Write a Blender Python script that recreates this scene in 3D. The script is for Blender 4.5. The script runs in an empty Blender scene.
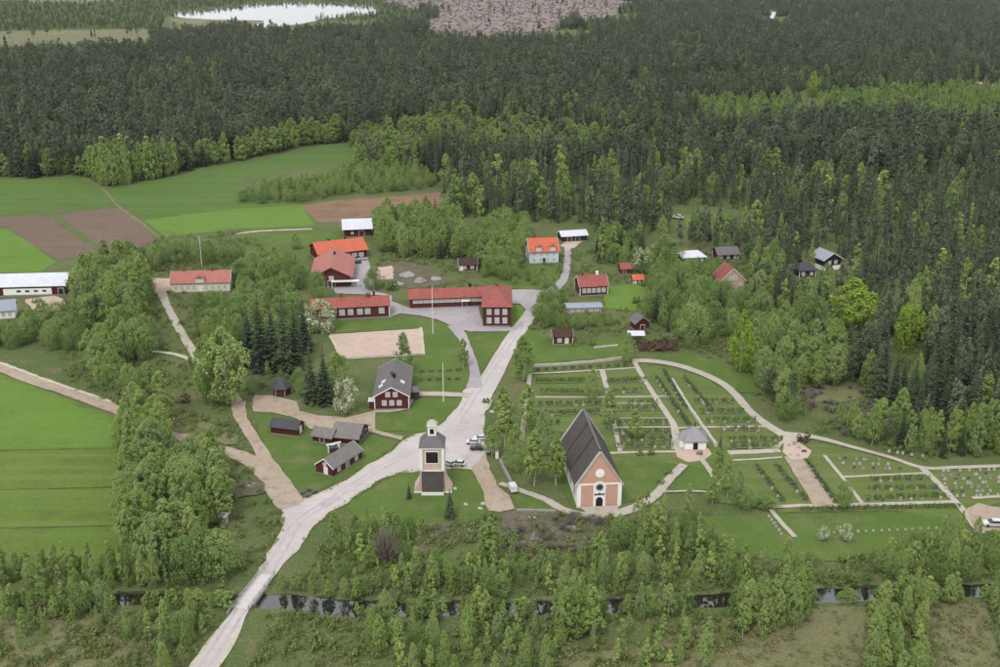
import bpy, bmesh, math, random
import numpy as np
from mathutils import Vector, Matrix

random.seed(7)
RNG = np.random.default_rng(11)
scene = bpy.context.scene
col = scene.collection
R = math.radians

# ------------------------------------------------------------------ camera
F_PX = 1100.0                      # focal length in pixels of a 1000 px wide picture
Y_HOR = -60.0                      # the horizon lies above the frame
TH = math.atan((333.5 - Y_HOR) / F_PX)
CT, ST = math.cos(TH), math.sin(TH)
CAM_H = 136.0 * CT
cam_d = bpy.data.cameras.new('camera')
cam_d.sensor_width = 36.0
cam_d.lens = 36.0 * F_PX / 1000.0
cam_d.clip_start = 1.0
cam_d.clip_end = 30000.0
cam = bpy.data.objects.new('camera', cam_d)
col.objects.link(cam)
cam.location = (0, 0, CAM_H)
cam.rotation_euler = (math.pi / 2 - TH, 0, 0)
scene.camera = cam

# ------------------------------------------------------------------ sky, sun, exposure
SUN_EL, SUN_AZ = R(52), R(200)     # high soft light from behind the camera
world = bpy.data.worlds.new('World')
scene.world = world
world.use_nodes = True
wn, wl = world.node_tree.nodes, world.node_tree.links
wn.clear()
w_out = wn.new('ShaderNodeOutputWorld')
w_bg = wn.new('ShaderNodeBackground')
w_bg.inputs['Strength'].default_value = 0.092
sky = wn.new('ShaderNodeTexSky')
sky.sky_type = 'NISHITA'
sky.sun_disc = False
sky.sun_elevation = SUN_EL
sky.sun_rotation = SUN_AZ
sky.dust_density = 3.0
w_tc = wn.new('ShaderNodeTexCoord')
w_no = wn.new('ShaderNodeTexNoise')
w_no.inputs['Scale'].default_value = 3.0
w_no.inputs['Detail'].default_value = 5.0
w_ra = wn.new('ShaderNodeValToRGB')           # the underside of an even cloud cover
w_ra.color_ramp.elements[0].position = 0.3
w_ra.color_ramp.elements[0].color = (0.8, 0.82, 0.86, 1)
w_ra.color_ramp.elements[1].position = 0.7
w_ra.color_ramp.elements[1].color = (1.0, 1.0, 1.0, 1)
w_sc = wn.new('ShaderNodeVectorMath')
w_sc.operation = 'SCALE'
w_sc.inputs['Scale'].default_value = 11.0
w_mx = wn.new('ShaderNodeMix')
w_mx.data_type = 'RGBA'
w_mx.inputs['Factor'].default_value = 0.88
wl.new(w_tc.outputs['Generated'], w_no.inputs['Vector'])
wl.new(w_no.outputs['Fac'], w_ra.inputs['Fac'])
wl.new(w_ra.outputs['Color'], w_sc.inputs[0])
wl.new(sky.outputs['Color'], w_mx.inputs['A'])
wl.new(w_sc.outputs['Vector'], w_mx.inputs['B'])
wl.new(w_mx.outputs['Result'], w_bg.inputs['Color'])
wl.new(w_bg.outputs['Background'], w_out.inputs['Surface'])

sun_d = bpy.data.lights.new('sun', 'SUN')
sun_d.energy = 1.5
sun_d.angle = R(14)
sun_d.color = (1.0, 0.96, 0.9)
sun = bpy.data.objects.new('sun', sun_d)
col.objects.link(sun)
_d = Vector((math.sin(SUN_AZ) * math.cos(SUN_EL), math.cos(SUN_AZ) * math.cos(SUN_EL), math.sin(SUN_EL)))
sun.rotation_euler = _d.to_track_quat('Z', 'Y').to_euler()

vs = scene.view_settings
vs.view_transform = 'Standard'
vs.look = 'None'
vs.exposure = 0.42
vs.gamma = 1.0
vs.use_curve_mapping = False
cy = scene.cycles
cy.max_bounces = 5
cy.diffuse_bounces = 3
cy.glossy_bounces = 2
cy.transmission_bounces = 2
cy.volume_bounces = 0
cy.transparent_max_bounces = 4
cy.caustics_reflective = False
cy.caustics_refractive = False
cy.use_denoising = True

# ------------------------------------------------------------------ picture <-> ground
def P(px, py, z=0.0):
    """ground point (metres) that the photograph shows at (px, py)"""
    u, v = px - 500.0, py - 333.5
    t = (CAM_H - z) / (F_PX * ST + v * CT)
    return Vector((u * t, (F_PX * CT - v * ST) * t, z))

def pix(x, y, z=0.0):
    dz = z - CAM_H
    depth = y * CT - dz * ST
    return 500 + F_PX * x / depth, 333.5 - F_PX * (y * ST + dz * CT) / depth

def S(py):
    """metres per pixel on the ground at row py"""
    return CAM_H / (CT * (py - Y_HOR))

def HM(dpx, py):
    """height in metres of something dpx pixels tall whose foot is at row py"""
    return dpx * S(py) / CT * 0.985

def pip(poly, x, y):
    """points in polygon, numpy"""
    x = np.asarray(x, float); y = np.asarray(y, float)
    ins = np.zeros(x.shape, bool)
    n = len(poly)
    for i in range(n):
        x0, y0 = poly[i][0], poly[i][1]
        x1, y1 = poly[(i + 1) % n][0], poly[(i + 1) % n][1]
        if y0 == y1:
            continue
        c = ((y0 > y) != (y1 > y)) & (x < (x1 - x0) * (y - y0) / (y1 - y0) + x0)
        ins ^= c
    return ins

def pip1(poly, x, y):
    """one point in polygon, plain Python"""
    ins = False
    x0, y0 = poly[-1][0], poly[-1][1]
    for q in poly:
        x1, y1 = q[0], q[1]
        if (y0 > y) != (y1 > y) and x < (x1 - x0) * (y - y0) / (y1 - y0) + x0: ins = not ins
        x0, y0 = x1, y1
    return ins

# ------------------------------------------------------------------ object helpers
def tag(o, label=None, cat=None, group=None, kind=None):
    if label: o['label'] = label
    if cat: o['category'] = cat
    if group: o['group'] = group
    if kind: o['kind'] = kind
    return o

def link(name, data, parent=None, loc=None, rz=None):
    o = bpy.data.objects.new(name, data)
    col.objects.link(o)
    if parent is not None: o.parent = parent
    if loc is not None: o.location = loc
    if rz is not None: o.rotation_euler = (0, 0, rz)
    return o

def empty(name, loc, rz=0.0):
    o = link(name, None, None, loc, rz)
    o.empty_display_size = 0.5
    return o

def mesh_of(name, verts, faces, mats, mi=None, smooth=False):
    me = bpy.data.meshes.new(name)
    me.from_pydata([tuple(v) for v in verts], [], faces)
    for m in (mats if isinstance(mats, (list, tuple)) else [mats]):
        me.materials.append(m)
    if mi is not None:
        me.polygons.foreach_set('material_index', mi)
    if smooth:
        me.polygons.foreach_set('use_smooth', [True] * len(faces))
    me.update()
    return me

class MB:
    """collects simple solids into ONE mesh"""
    def __init__(s): s.v, s.f = [], []
    def add(s, vs_, fs_):
        b = len(s.v); s.v += [tuple(v) for v in vs_]; s.f += [tuple(i + b for i in f) for f in fs_]; return s
    def box(s, x0, x1, y0, y1, z0, z1):
        return s.add([(x0,y0,z0),(x1,y0,z0),(x1,y1,z0),(x0,y1,z0),(x0,y0,z1),(x1,y0,z1),(x1,y1,z1),(x0,y1,z1)],
                     [(3,2,1,0),(4,5,6,7),(0,1,5,4),(1,2,6,5),(2,3,7,6),(3,0,4,7)])
    def frus(s, x0,x1,y0,y1,z0, X0,X1,Y0,Y1,z1):
        return s.add([(x0,y0,z0),(x1,y0,z0),(x1,y1,z0),(x0,y1,z0),(X0,Y0,z1),(X1,Y0,z1),(X1,Y1,z1),(X0,Y1,z1)],
                     [(3,2,1,0),(4,5,6,7),(0,1,5,4),(1,2,6,5),(2,3,7,6),(3,0,4,7)])
    def tube(s, pts, rads, n=6):
        rings = []
        for i, (p, r) in enumerate(zip(pts, rads)):
            p = Vector(p)
            d = (Vector(pts[min(i+1, len(pts)-1)]) - Vector(pts[max(i-1, 0)])).normalized()
            a = d.orthogonal().normalized(); b = d.cross(a)
            rings.append([p + a*(r*math.cos(2*math.pi*k/n)) + b*(r*math.sin(2*math.pi*k/n)) for k in range(n)])
        v = [q for ring in rings for q in ring]
        f = []
        for i in range(len(rings)-1):
            for k in range(n):
                f.append((i*n+k, i*n+(k+1)%n, (i+1)*n+(k+1)%n, (i+1)*n+k))
        f.append(tuple(range(n))[::-1]); f.append(tuple((len(rings)-1)*n+k for k in range(n)))
        return s.add(v, f)
    def prism(s, prof, y0, y1):
        """polygon prof in (x, z) swept along y"""
        n = len(prof)
        v = [(x, y0, z) for x, z in prof] + [(x, y1, z) for x, z in prof]
        f = [tuple(range(n)), tuple(range(2*n-1, n-1, -1))]
        for i in range(n):
            j = (i+1) % n
            f.append((j, i, n+i, n+j))
        return s.add(v, f)
    def disc(s, cx, cz, r, y0, y1, n=14):
        return s.prism([(cx + r*math.cos(2*math.pi*k/n), cz + r*math.sin(2*math.pi*k/n)) for k in range(n)], y0, y1)
    def mesh(s, name, mat, smooth=False): return mesh_of(name, s.v, s.f, mat, smooth=smooth)
    def build(s, name, mat, parent=None, loc=None, rz=None, smooth=False):
        return link(name, s.mesh(name, mat, smooth), parent, loc, rz)

# ------------------------------------------------------------------ materials
def new_mat(name):
    m = bpy.data.materials.new(name); m.use_nodes = True
    n, l = m.node_tree.nodes, m.node_tree.links
    return m, n, l, n['Principled BSDF']

def rgb(c): return (c[0], c[1], c[2], 1.0)

def _noise(n, l, vec, scale, detail=3.0, rough=0.55):
    t = n.new('ShaderNodeTexNoise')
    t.inputs['Scale'].default_value = scale
    t.inputs['Detail'].default_value = detail
    t.inputs['Roughness'].default_value = rough
    l.new(vec, t.inputs['Vector'])
    return t.outputs['Fac']

def _ramp(n, l, fac, p0, p1):
    t = n.new('ShaderNodeMapRange')
    t.inputs['From Min'].default_value = p0; t.inputs['From Max'].default_value = p1
    l.new(fac, t.inputs['Value'])
    return t.outputs['Result']

def _mix(n, l, fac, a, b, blend='MIX'):
    t = n.new('ShaderNodeMix'); t.data_type = 'RGBA'; t.blend_type = blend
    if isinstance(fac, float): t.inputs['Factor'].default_value = fac
    else: l.new(fac, t.inputs['Factor'])
    for k, v in (('A', a), ('B', b)):
        if isinstance(v, tuple): t.inputs[k].default_value = rgb(v)
        else: l.new(v, t.inputs[k])
    return t.outputs['Result']

def ground_mat(name, c1, c2, c3=None, big=0.02, mid=0.15, fine=1.2, stripe=None, fine_amp=0.35, rough=0.95, bump=0.25, amt3=(0.5, 0.7)):
    """earth, grass, gravel: three scales of colour, optional rows (angle, rows per metre, strength, colour)"""
    m, n, l, b = new_mat(name)
    g = n.new('ShaderNodeNewGeometry').outputs['Position']
    c = _mix(n, l, _ramp(n, l, _noise(n, l, g, big, 4), 0.32, 0.68), c1, c2)
    if c3 is not None:
        c = _mix(n, l, _ramp(n, l, _noise(n, l, g, mid, 5, 0.65), amt3[0], amt3[1]), c, c3)
    if stripe:
        ang, freq, st, sc = stripe
        mp = n.new('ShaderNodeMapping')
        mp.inputs['Rotation'].default_value = (0, 0, ang)
        mp.inputs['Scale'].default_value = (0.02 * freq, freq, 1)
        l.new(g, mp.inputs['Vector'])
        f = _ramp(n, l, _noise(n, l, mp.outputs['Vector'], 1.0, 3, 0.6), 0.42, 0.66)
        fm = n.new('ShaderNodeMath'); fm.operation = 'MULTIPLY'; fm.inputs[1].default_value = st
        l.new(f, fm.inputs[0])
        c = _mix(n, l, fm.outputs[0], c, sc)
    fn = _noise(n, l, g, fine, 4, 0.7)
    fr = n.new('ShaderNodeMapRange')
    fr.inputs['From Min'].default_value = 0.25; fr.inputs['From Max'].default_value = 0.75
    fr.inputs['To Min'].default_value = 1 - fine_amp; fr.inputs['To Max'].default_value = 1 + fine_amp
    l.new(fn, fr.inputs['Value'])
    vm = n.new('ShaderNodeVectorMath'); vm.operation = 'SCALE'
    l.new(c, vm.inputs[0]); l.new(fr.outputs['Result'], vm.inputs['Scale'])
    l.new(vm.outputs['Vector'], b.inputs['Base Color'])
    b.inputs['Roughness'].default_value = rough
    b.inputs['Specular IOR Level'].default_value = 0.1
    bp = n.new('ShaderNodeBump'); bp.inputs['Strength'].default_value = bump; bp.inputs['Distance'].default_value = 0.3
    l.new(fn, bp.inputs['Height']); l.new(bp.outputs['Normal'], b.inputs['Normal'])
    return m

def paint_mat(name, c, rough=0.7, var=0.18, scale=0.8, spec=0.25, bands=None, metal=0.0):
    """painted, plastered or metal-clad surface with weathering; bands = (axis, per metre, depth) for boards, tiles, seams"""
    m, n, l, b = new_mat(name)
    tc = n.new('ShaderNodeTexCoord').outputs['Object']
    f = _ramp(n, l, _noise(n, l, tc, scale, 5, 0.65), 0.25, 0.75)
    c1 = tuple(x * (1 - var) for x in c); c2 = tuple(min(1, x * (1 + var)) for x in c)
    o = _mix(n, l, f, c1, c2)
    o = _mix(n, l, _ramp(n, l, _noise(n, l, tc, scale * 0.35, 6, 0.7), 0.5, 0.78), o, tuple(x * (1 - 1.6*var) + 0.02 for x in c))
    if bands:
        ax, per, dep = bands
        sx = n.new('ShaderNodeSeparateXYZ'); l.new(tc, sx.inputs[0])
        mu = n.new('ShaderNodeMath'); mu.operation = 'MULTIPLY'; mu.inputs[1].default_value = per
        l.new(sx.outputs[ax], mu.inputs[0])
        fr = n.new('ShaderNodeMath'); fr.operation = 'FRACT'; l.new(mu.outputs[0], fr.inputs[0])
        lt = n.new('ShaderNodeMath'); lt.operation = 'LESS_THAN'; lt.inputs[1].default_value = 0.16
        l.new(fr.outputs[0], lt.inputs[0])
        ml = n.new('ShaderNodeMath'); ml.operation = 'MULTIPLY'; ml.inputs[1].default_value = dep
        l.new(lt.outputs[0], ml.inputs[0])
        o = _mix(n, l, ml.outputs[0], o, tuple(x * 0.35 for x in c))
    l.new(o, b.inputs['Base Color'])
    b.inputs['Roughness'].default_value = rough
    b.inputs['Specular IOR Level'].default_value = spec
    b.inputs['Metallic'].default_value = metal
    return m

def leaf_mat(name, cols, transl=0.3, var=0.45):
    """leaves: colour differs from tree to tree (cols) and from spray to spray"""
    m, n, l, b = new_mat(name)
    oi = n.new('ShaderNodeObjectInfo').outputs['Random']
    rp = n.new('ShaderNodeValToRGB')
    e = rp.color_ramp.elements
    while len(e) < len(cols): e.new(0.5)
    for i, c in enumerate(cols):
        e[i].position = i / (len(cols) - 1); e[i].color = rgb(c)
    l.new(oi, rp.inputs['Fac'])
    isl = n.new('ShaderNodeNewGeometry').outputs['Random Per Island']
    mr = n.new('ShaderNodeMapRange'); mr.inputs['To Min'].default_value = 1 - var; mr.inputs['To Max'].default_value = 1 + var
    l.new(isl, mr.inputs['Value'])
    vm = n.new('ShaderNodeVectorMath'); vm.operation = 'SCALE'
    l.new(rp.outputs['Color'], vm.inputs[0]); l.new(mr.outputs['Result'], vm.inputs['Scale'])
    n.remove(b)
    d = n.new('ShaderNodeBsdfDiffuse'); t = n.new('ShaderNodeBsdfTranslucent'); mx = n.new('ShaderNodeMixShader')
    mx.inputs[0].default_value = transl
    l.new(vm.outputs['Vector'], d.inputs['Color']); l.new(vm.outputs['Vector'], t.inputs['Color'])
    l.new(d.outputs[0], mx.inputs[1]); l.new(t.outputs[0], mx.inputs[2])
    l.new(mx.outputs[0], n['Material Output'].inputs['Surface'])
    return m

def water_mat(name, c, ior, bump):
    m, n, l, b = new_mat(name)
    b.inputs['Base Color'].default_value = rgb(c)
    b.inputs['Roughness'].default_value = 0.03
    b.inputs['IOR'].default_value = ior
    g = n.new('ShaderNodeNewGeometry').outputs['Position']
    bp = n.new('ShaderNodeBump'); bp.inputs['Strength'].default_value = bump; bp.inputs['Distance'].default_value = 0.05
    l.new(_noise(n, l, g, 0.8, 3), bp.inputs['Height']); l.new(bp.outputs['Normal'], b.inputs['Normal'])
    return m

M = {}
M['ground'] = ground_mat('rough_ground', (0.075, 0.112, 0.036), (0.11, 0.13, 0.05), (0.15, 0.135, 0.08), big=0.03, mid=0.14, fine=1.4, fine_amp=0.45, bump=0.5, amt3=(0.5, 0.72))
M['lawn'] = ground_mat('lawn_grass', (0.07, 0.122, 0.026), (0.098, 0.145, 0.036), (0.15, 0.152, 0.065), big=0.05, mid=0.16, fine=2.0, fine_amp=0.26, amt3=(0.5, 0.78))
M['graves'] = ground_mat('cemetery_grass', (0.078, 0.128, 0.03), (0.112, 0.148, 0.042), (0.125, 0.13, 0.055), big=0.06, mid=0.25, fine=2.0, fine_amp=0.25, stripe=(R(1), 0.28, 0.6, (0.155, 0.17, 0.07)))
M['field'] = ground_mat('field_crop', (0.082, 0.138, 0.024), (0.105, 0.16, 0.032), (0.075, 0.11, 0.034), big=0.012, mid=0.05, fine=1.0, stripe=(R(4), 0.22, 0.85, (0.13, 0.178, 0.042)), fine_amp=0.2)
M['field_far'] = ground_mat('far_field_crop', (0.07, 0.122, 0.03), (0.088, 0.145, 0.034), (0.07, 0.1, 0.036), big=0.01, mid=0.04, fine=0.8, stripe=(R(-20), 0.16, 0.55, (0.105, 0.165, 0.04)), fine_amp=0.18)
M['field_bright'] = ground_mat('young_crop', (0.098, 0.178, 0.028), (0.118, 0.192, 0.04), (0.085, 0.15, 0.03), big=0.015, mid=0.06, fine=0.8, stripe=(R(-25), 0.25, 0.35, (0.13, 0.22, 0.04)), fine_amp=0.15)
M['plough'] = ground_mat('ploughed_soil', (0.15, 0.105, 0.082), (0.175, 0.125, 0.1), (0.125, 0.1, 0.07), big=0.02, mid=0.08, fine=0.9, stripe=(R(35), 0.4, 0.4, (0.1, 0.075, 0.055)), fine_amp=0.2)
M['clay'] = ground_mat('bare_soil', (0.2, 0.13, 0.085), (0.25, 0.16, 0.115), (0.14, 0.1, 0.06), big=0.02, mid=0.08, fine=0.7, stripe=(R(10), 0.25, 0.4, (0.12, 0.08, 0.05)), fine_amp=0.22)
M['dry'] = ground_mat('dry_rough_grass', (0.145, 0.146, 0.072), (0.178, 0.17, 0.09), (0.105, 0.128, 0.048), big=0.05, mid=0.3, fine=1.6, fine_amp=0.35, bump=0.6)
M['bog'] = ground_mat('bog_meadow', (0.15, 0.15, 0.08), (0.18, 0.17, 0.1), (0.09, 0.11, 0.05), big=0.006, mid=0.03, fine=0.3, fine_amp=0.3)
M['clearcut'] = ground_mat('felled_ground', (0.22, 0.175, 0.165), (0.27, 0.225, 0.21), (0.11, 0.1, 0.075), big=0.01, mid=0.06, fine=0.3, stripe=(R(15), 0.09, 0.6, (0.1, 0.08, 0.07)), fine_amp=0.4)
M['road'] = ground_mat('pale_asphalt', (0.41, 0.37, 0.37), (0.48, 0.44, 0.44), (0.34, 0.305, 0.3), big=0.07, mid=0.3, fine=3.0, fine_amp=0.1, rough=0.85, bump=0.05, amt3=(0.52, 0.85), stripe=(R(-52), 0.8, 0.25, (0.35, 0.32, 0.315)))
M['track'] = ground_mat('worn_asphalt', (0.37, 0.335, 0.33), (0.43, 0.39, 0.39), (0.32, 0.29, 0.28), big=0.2, mid=0.5, fine=3.0, fine_amp=0.12, rough=0.85, bump=0.05)
M['road_edge'] = ground_mat('gravel_verge', (0.42, 0.39, 0.3), (0.48, 0.44, 0.35), (0.3, 0.29, 0.19), big=0.1, mid=0.5, fine=3.0, fine_amp=0.2)
M['asphalt'] = ground_mat('grey_asphalt', (0.3, 0.275, 0.285), (0.35, 0.32, 0.33), (0.26, 0.24, 0.245), big=0.06, mid=0.3, fine=3.0, fine_amp=0.1, rough=0.85, bump=0.05)
M['gravel'] = ground_mat('brown_gravel', (0.33, 0.265, 0.205), (0.38, 0.31, 0.25), (0.24, 0.2, 0.14), big=0.08, mid=0.4, fine=3.0, fine_amp=0.16)
M['path'] = ground_mat('path_gravel', (0.36, 0.33, 0.28), (0.42, 0.38, 0.33), (0.3, 0.28, 0.21), big=0.1, mid=0.5, fine=3.0, fine_amp=0.12)
M['scree'] = ground_mat('stony_slope', (0.1, 0.1, 0.06), (0.15, 0.12, 0.1), (0.08, 0.09, 0.04), big=0.15, mid=0.5, fine=1.5, fine_amp=0.5, bump=0.6)
M['sand'] = ground_mat('pitch_sand', (0.43, 0.33, 0.28), (0.47, 0.37, 0.31), (0.38, 0.29, 0.24), big=0.06, mid=0.3, fine=2.5, fine_amp=0.08)
M['rock'] = ground_mat('bare_rock', (0.22, 0.2, 0.18), (0.32, 0.28, 0.25), (0.12, 0.12, 0.09), big=0.1, mid=0.4, fine=1.4, fine_amp=0.3, bump=0.6)
M['earth'] = ground_mat('dark_bank_earth', (0.05, 0.042, 0.03), (0.065, 0.055, 0.04), (0.035, 0.04, 0.02), big=0.1, mid=0.5, fine=1.5, fine_amp=0.4)
M['ditch'] = ground_mat('ditch_sedge', (0.05, 0.07, 0.025), (0.07, 0.085, 0.035), (0.045, 0.05, 0.025), big=0.1, mid=0.5, fine=1.5, fine_amp=0.4)
M['river'] = water_mat('river_water', (0.012, 0.012, 0.01), 2.2, 0.15)
M['lake'] = water_mat('lake_water', (0.05, 0.055, 0.06), 1.8, 0.0)

M['birch'] = leaf_mat('birch_leaves', [(0.24, 0.338, 0.1), (0.29, 0.39, 0.122), (0.335, 0.42, 0.145), (0.265, 0.36, 0.145)], 0.42, 0.22)
M['birch_far'] = leaf_mat('far_birch_leaves', [(0.19, 0.28, 0.09), (0.28, 0.39, 0.12), (0.38, 0.48, 0.14)], 0.42, 0.25)
M['leafy'] = leaf_mat('broad_leaves', [(0.175, 0.26, 0.085), (0.23, 0.33, 0.11), (0.29, 0.375, 0.14)], 0.42, 0.25)
M['young'] = leaf_mat('plantation_leaves', [(0.17, 0.26, 0.08), (0.24, 0.34, 0.105), (0.3, 0.385, 0.13)], 0.42, 0.25)
M['bright'] = leaf_mat('fresh_yellow_leaves', [(0.26, 0.38, 0.06), (0.3, 0.41, 0.075)], 0.45, 0.28)
M['blossom'] = leaf_mat('white_blossom', [(0.36, 0.42, 0.24), (0.46, 0.5, 0.33)], 0.4, 0.6)
M['spruce'] = leaf_mat('spruce_needles', [(0.05, 0.073, 0.045), (0.07, 0.097, 0.055), (0.096, 0.122, 0.068)], 0.15, 0.22)
M['pine'] = leaf_mat('pine_needles', [(0.082, 0.108, 0.07), (0.118, 0.148, 0.09), (0.175, 0.2, 0.125)], 0.2, 0.22)
M['shrub'] = leaf_mat('shrub_leaves', [(0.16, 0.22, 0.07), (0.22, 0.285, 0.095), (0.27, 0.275, 0.135), (0.18, 0.265, 0.08)], 0.4, 0.35)
M['dry_tuft'] = leaf_mat('dry_stalks', [(0.24, 0.225, 0.115), (0.3, 0.27, 0.15), (0.2, 0.225, 0.09)], 0.3)
M['twig'] = leaf_mat('bare_twigs', [(0.18, 0.155, 0.145), (0.22, 0.195, 0.185), (0.2, 0.175, 0.145)], 0.0)
M['maroon'] = leaf_mat('copper_leaves', [(0.14, 0.075, 0.062), (0.19, 0.115, 0.09)], 0.3)
M['hedge'] = leaf_mat('clipped_leaves', [(0.085, 0.135, 0.045), (0.1, 0.155, 0.055)], 0.35, 0.35)
M['bark_dark'] = paint_mat('dark_bark', (0.09, 0.075, 0.06), 0.95, 0.3, 2.0, 0.1)
M['bark_pine'] = paint_mat('pine_bark', (0.16, 0.1, 0.065), 0.95, 0.3, 1.5, 0.1)
M['bark_birch'] = paint_mat('birch_bark', (0.42, 0.4, 0.36), 0.9, 0.4, 3.0, 0.1)

M['red'] = paint_mat('red_oxide_boards', (0.09, 0.022, 0.024), 0.85, 0.22, 1.2, 0.15, bands=(0, 4.0, 0.25))
M['red_dark'] = paint_mat('dark_red_boards', (0.07, 0.014, 0.012), 0.85, 0.25, 1.2, 0.15)
M['brown'] = paint_mat('brown_boards', (0.06, 0.035, 0.025), 0.85, 0.2, 1.2, 0.15)
M['black'] = paint_mat('black_stained_boards', (0.022, 0.02, 0.02), 0.8, 0.2, 1.2, 0.2)
M['white'] = paint_mat('white_paint', (0.74, 0.73, 0.7), 0.6, 0.06, 1.5)
M['plaster'] = paint_mat('white_plaster', (0.78, 0.77, 0.75), 0.85, 0.06, 0.6)
M['cream'] = paint_mat('cream_boards', (0.62, 0.57, 0.46), 0.75, 0.08, 1.0)
M['paleblue'] = paint_mat('pale_blue_boards', (0.5, 0.57, 0.66), 0.7, 0.08, 1.0)
M['pink'] = paint_mat('rose_plaster', (0.52, 0.305, 0.235), 0.9, 0.1, 0.7, 0.1)
M['peach'] = paint_mat('peach_plaster', (0.45, 0.33, 0.25), 0.9, 0.1, 0.7, 0.1)
M['pink_boards'] = paint_mat('faded_rose_boards', (0.56, 0.42, 0.37), 0.9, 0.14, 0.9, 0.1, bands=(0, 3.0, 0.3))
M['orange_tile'] = paint_mat('bright_orange_tiles', (0.47, 0.12, 0.068), 0.75, 0.22, 0.9, 0.2, bands=(0, 2.4, 0.25))
M['red_tile'] = paint_mat('red_roof_tiles', (0.275, 0.084, 0.068), 0.8, 0.26, 0.7, 0.2, bands=(0, 2.4, 0.25))
M['faded_tile'] = paint_mat('faded_red_roof', (0.35, 0.14, 0.118), 0.8, 0.14, 0.6, 0.2, bands=(0, 1.2, 0.2))
M['rust_tile'] = paint_mat('rust_red_roof', (0.24, 0.075, 0.06), 0.85, 0.25, 0.8, 0.2)
M['slate'] = paint_mat('pale_slate_roof', (0.25, 0.245, 0.26), 0.7, 0.14, 0.9, 0.25)
M['grey_tile'] = paint_mat('grey_roof_tiles', (0.135, 0.126, 0.13), 0.8, 0.16, 0.7, 0.2, bands=(1, 1.6, 0.2))
M['grey_boards_roof'] = paint_mat('silvered_board_roof', (0.18, 0.166, 0.16), 0.85, 0.2, 1.0, 0.15, bands=(0, 2.0, 0.45))
M['dark_roof'] = paint_mat('dark_tarred_roof', (0.055, 0.052, 0.062), 0.65, 0.25, 0.8, 0.3, bands=(0, 1.4, 0.3))
M['shingle'] = paint_mat('tarred_shingles', (0.078, 0.065, 0.062), 0.75, 0.28, 0.5, 0.25, bands=(2, 1.6, 0.3))
M['white_metal'] = paint_mat('white_sheet_metal_roof', (0.54, 0.555, 0.61), 0.5, 0.1, 0.5, 0.4, bands=(0, 0.8, 0.12))
M['blue_metal'] = paint_mat('blue_grey_sheet_roof', (0.25, 0.28, 0.34), 0.5, 0.1, 0.5, 0.4, bands=(0, 1.2, 0.2))
M['glass'] = paint_mat('window_glass', (0.03, 0.035, 0.04), 0.12, 0.2, 1.0, 0.6)
M['pane'] = paint_mat('sky_and_curtain_window_glass', (0.36, 0.37, 0.39), 0.15, 0.35, 0.6, 0.6)  # sky reflection painted into the pale base colour, along with curtains
M['dark'] = paint_mat('dark_opening', (0.018, 0.016, 0.015), 0.8, 0.2, 1.0, 0.1)
M['stone'] = paint_mat('grey_stone', (0.27, 0.26, 0.25), 0.9, 0.25, 1.5, 0.15)
M['stone_pale'] = paint_mat('pale_stone', (0.4, 0.385, 0.34), 0.9, 0.2, 1.0, 0.15)
M['granite_dark'] = paint_mat('dark_granite', (0.085, 0.08, 0.085), 0.4, 0.25, 1.5, 0.4)
M['concrete'] = paint_mat('pale_concrete', (0.52, 0.49, 0.48), 0.85, 0.1, 0.7, 0.15)
M['steel'] = paint_mat('galvanised_steel', (0.42, 0.43, 0.44), 0.5, 0.1, 1.0, 0.4, metal=0.4)
M['brick'] = paint_mat('chimney_brick', (0.16, 0.07, 0.05), 0.9, 0.25, 2.0, 0.1)
M['wood'] = paint_mat('weathered_wood', (0.3, 0.26, 0.2), 0.9, 0.2, 1.5, 0.1)
M['car_white'] = paint_mat('white_car_paint', (0.58, 0.58, 0.6), 0.25, 0.03, 1.0, 0.5)
M['car_dark'] = paint_mat('dark_car_paint', (0.03, 0.032, 0.036), 0.2, 0.05, 1.0, 0.5)
M['car_red'] = paint_mat('red_car_paint', (0.25, 0.03, 0.03), 0.25, 0.05, 1.0, 0.5)
M['car_silver'] = paint_mat('silver_car_paint', (0.45, 0.46, 0.48), 0.3, 0.04, 1.0, 0.5)
M['rubber'] = paint_mat('tyre_rubber', (0.02, 0.02, 0.02), 0.8, 0.1, 2.0, 0.2)

# ================================================================== the setting: ground, river, fields, roads
def sstep(a, b, x):
    t = np.clip((np.asarray(x, float) - a) / (b - a), 0, 1)
    return t * t * (3 - 2 * t)

# river: near lip of the channel (picture x, y) and how many rows of water show behind it
RIV = [(-700, 606, 8), (-80, 604, 8), (60, 603, 7), (150, 603, 8), (230, 604, 8), (275, 606, 9), (330, 614, 12), (365, 615, 11), (400, 614, 10), (450, 613, 10),
       (510, 613, 10), (600, 611, 10), (700, 606, 10), (830, 600, 12), (880, 599, 11), (970, 595, 10), (1080, 592, 10), (1700, 580, 10)]
_rx, _rc, _rw = [], [], []
for x_, y_, v_ in RIV:
    w_ = (v_ * 0.32 * (1.0 if 260 < x_ < 370 else 0.75) + 1.5) / 2
    p_ = P(x_, y_)
    _rx.append(p_.x); _rc.append(p_.y + w_ + 0.2); _rw.append(w_)
def riv_c(x): return np.interp(x, _rx, _rc)
def riv_w(x): return np.interp(x, _rx, _rw)
WATER_Z = -0.5

def ter(x, y):
    """height of the bare ground"""
    wob = 0.35 * np.sin(np.asarray(x) * 0.9) + 0.3 * np.sin(np.asarray(x) * 0.37 + 1)
    d = np.abs(np.asarray(y) - riv_c(x) + wob * 0.5)
    w = riv_w(x)
    return -1.3 * (1 - sstep(w - 0.1, w + 1.0, d))

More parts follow.
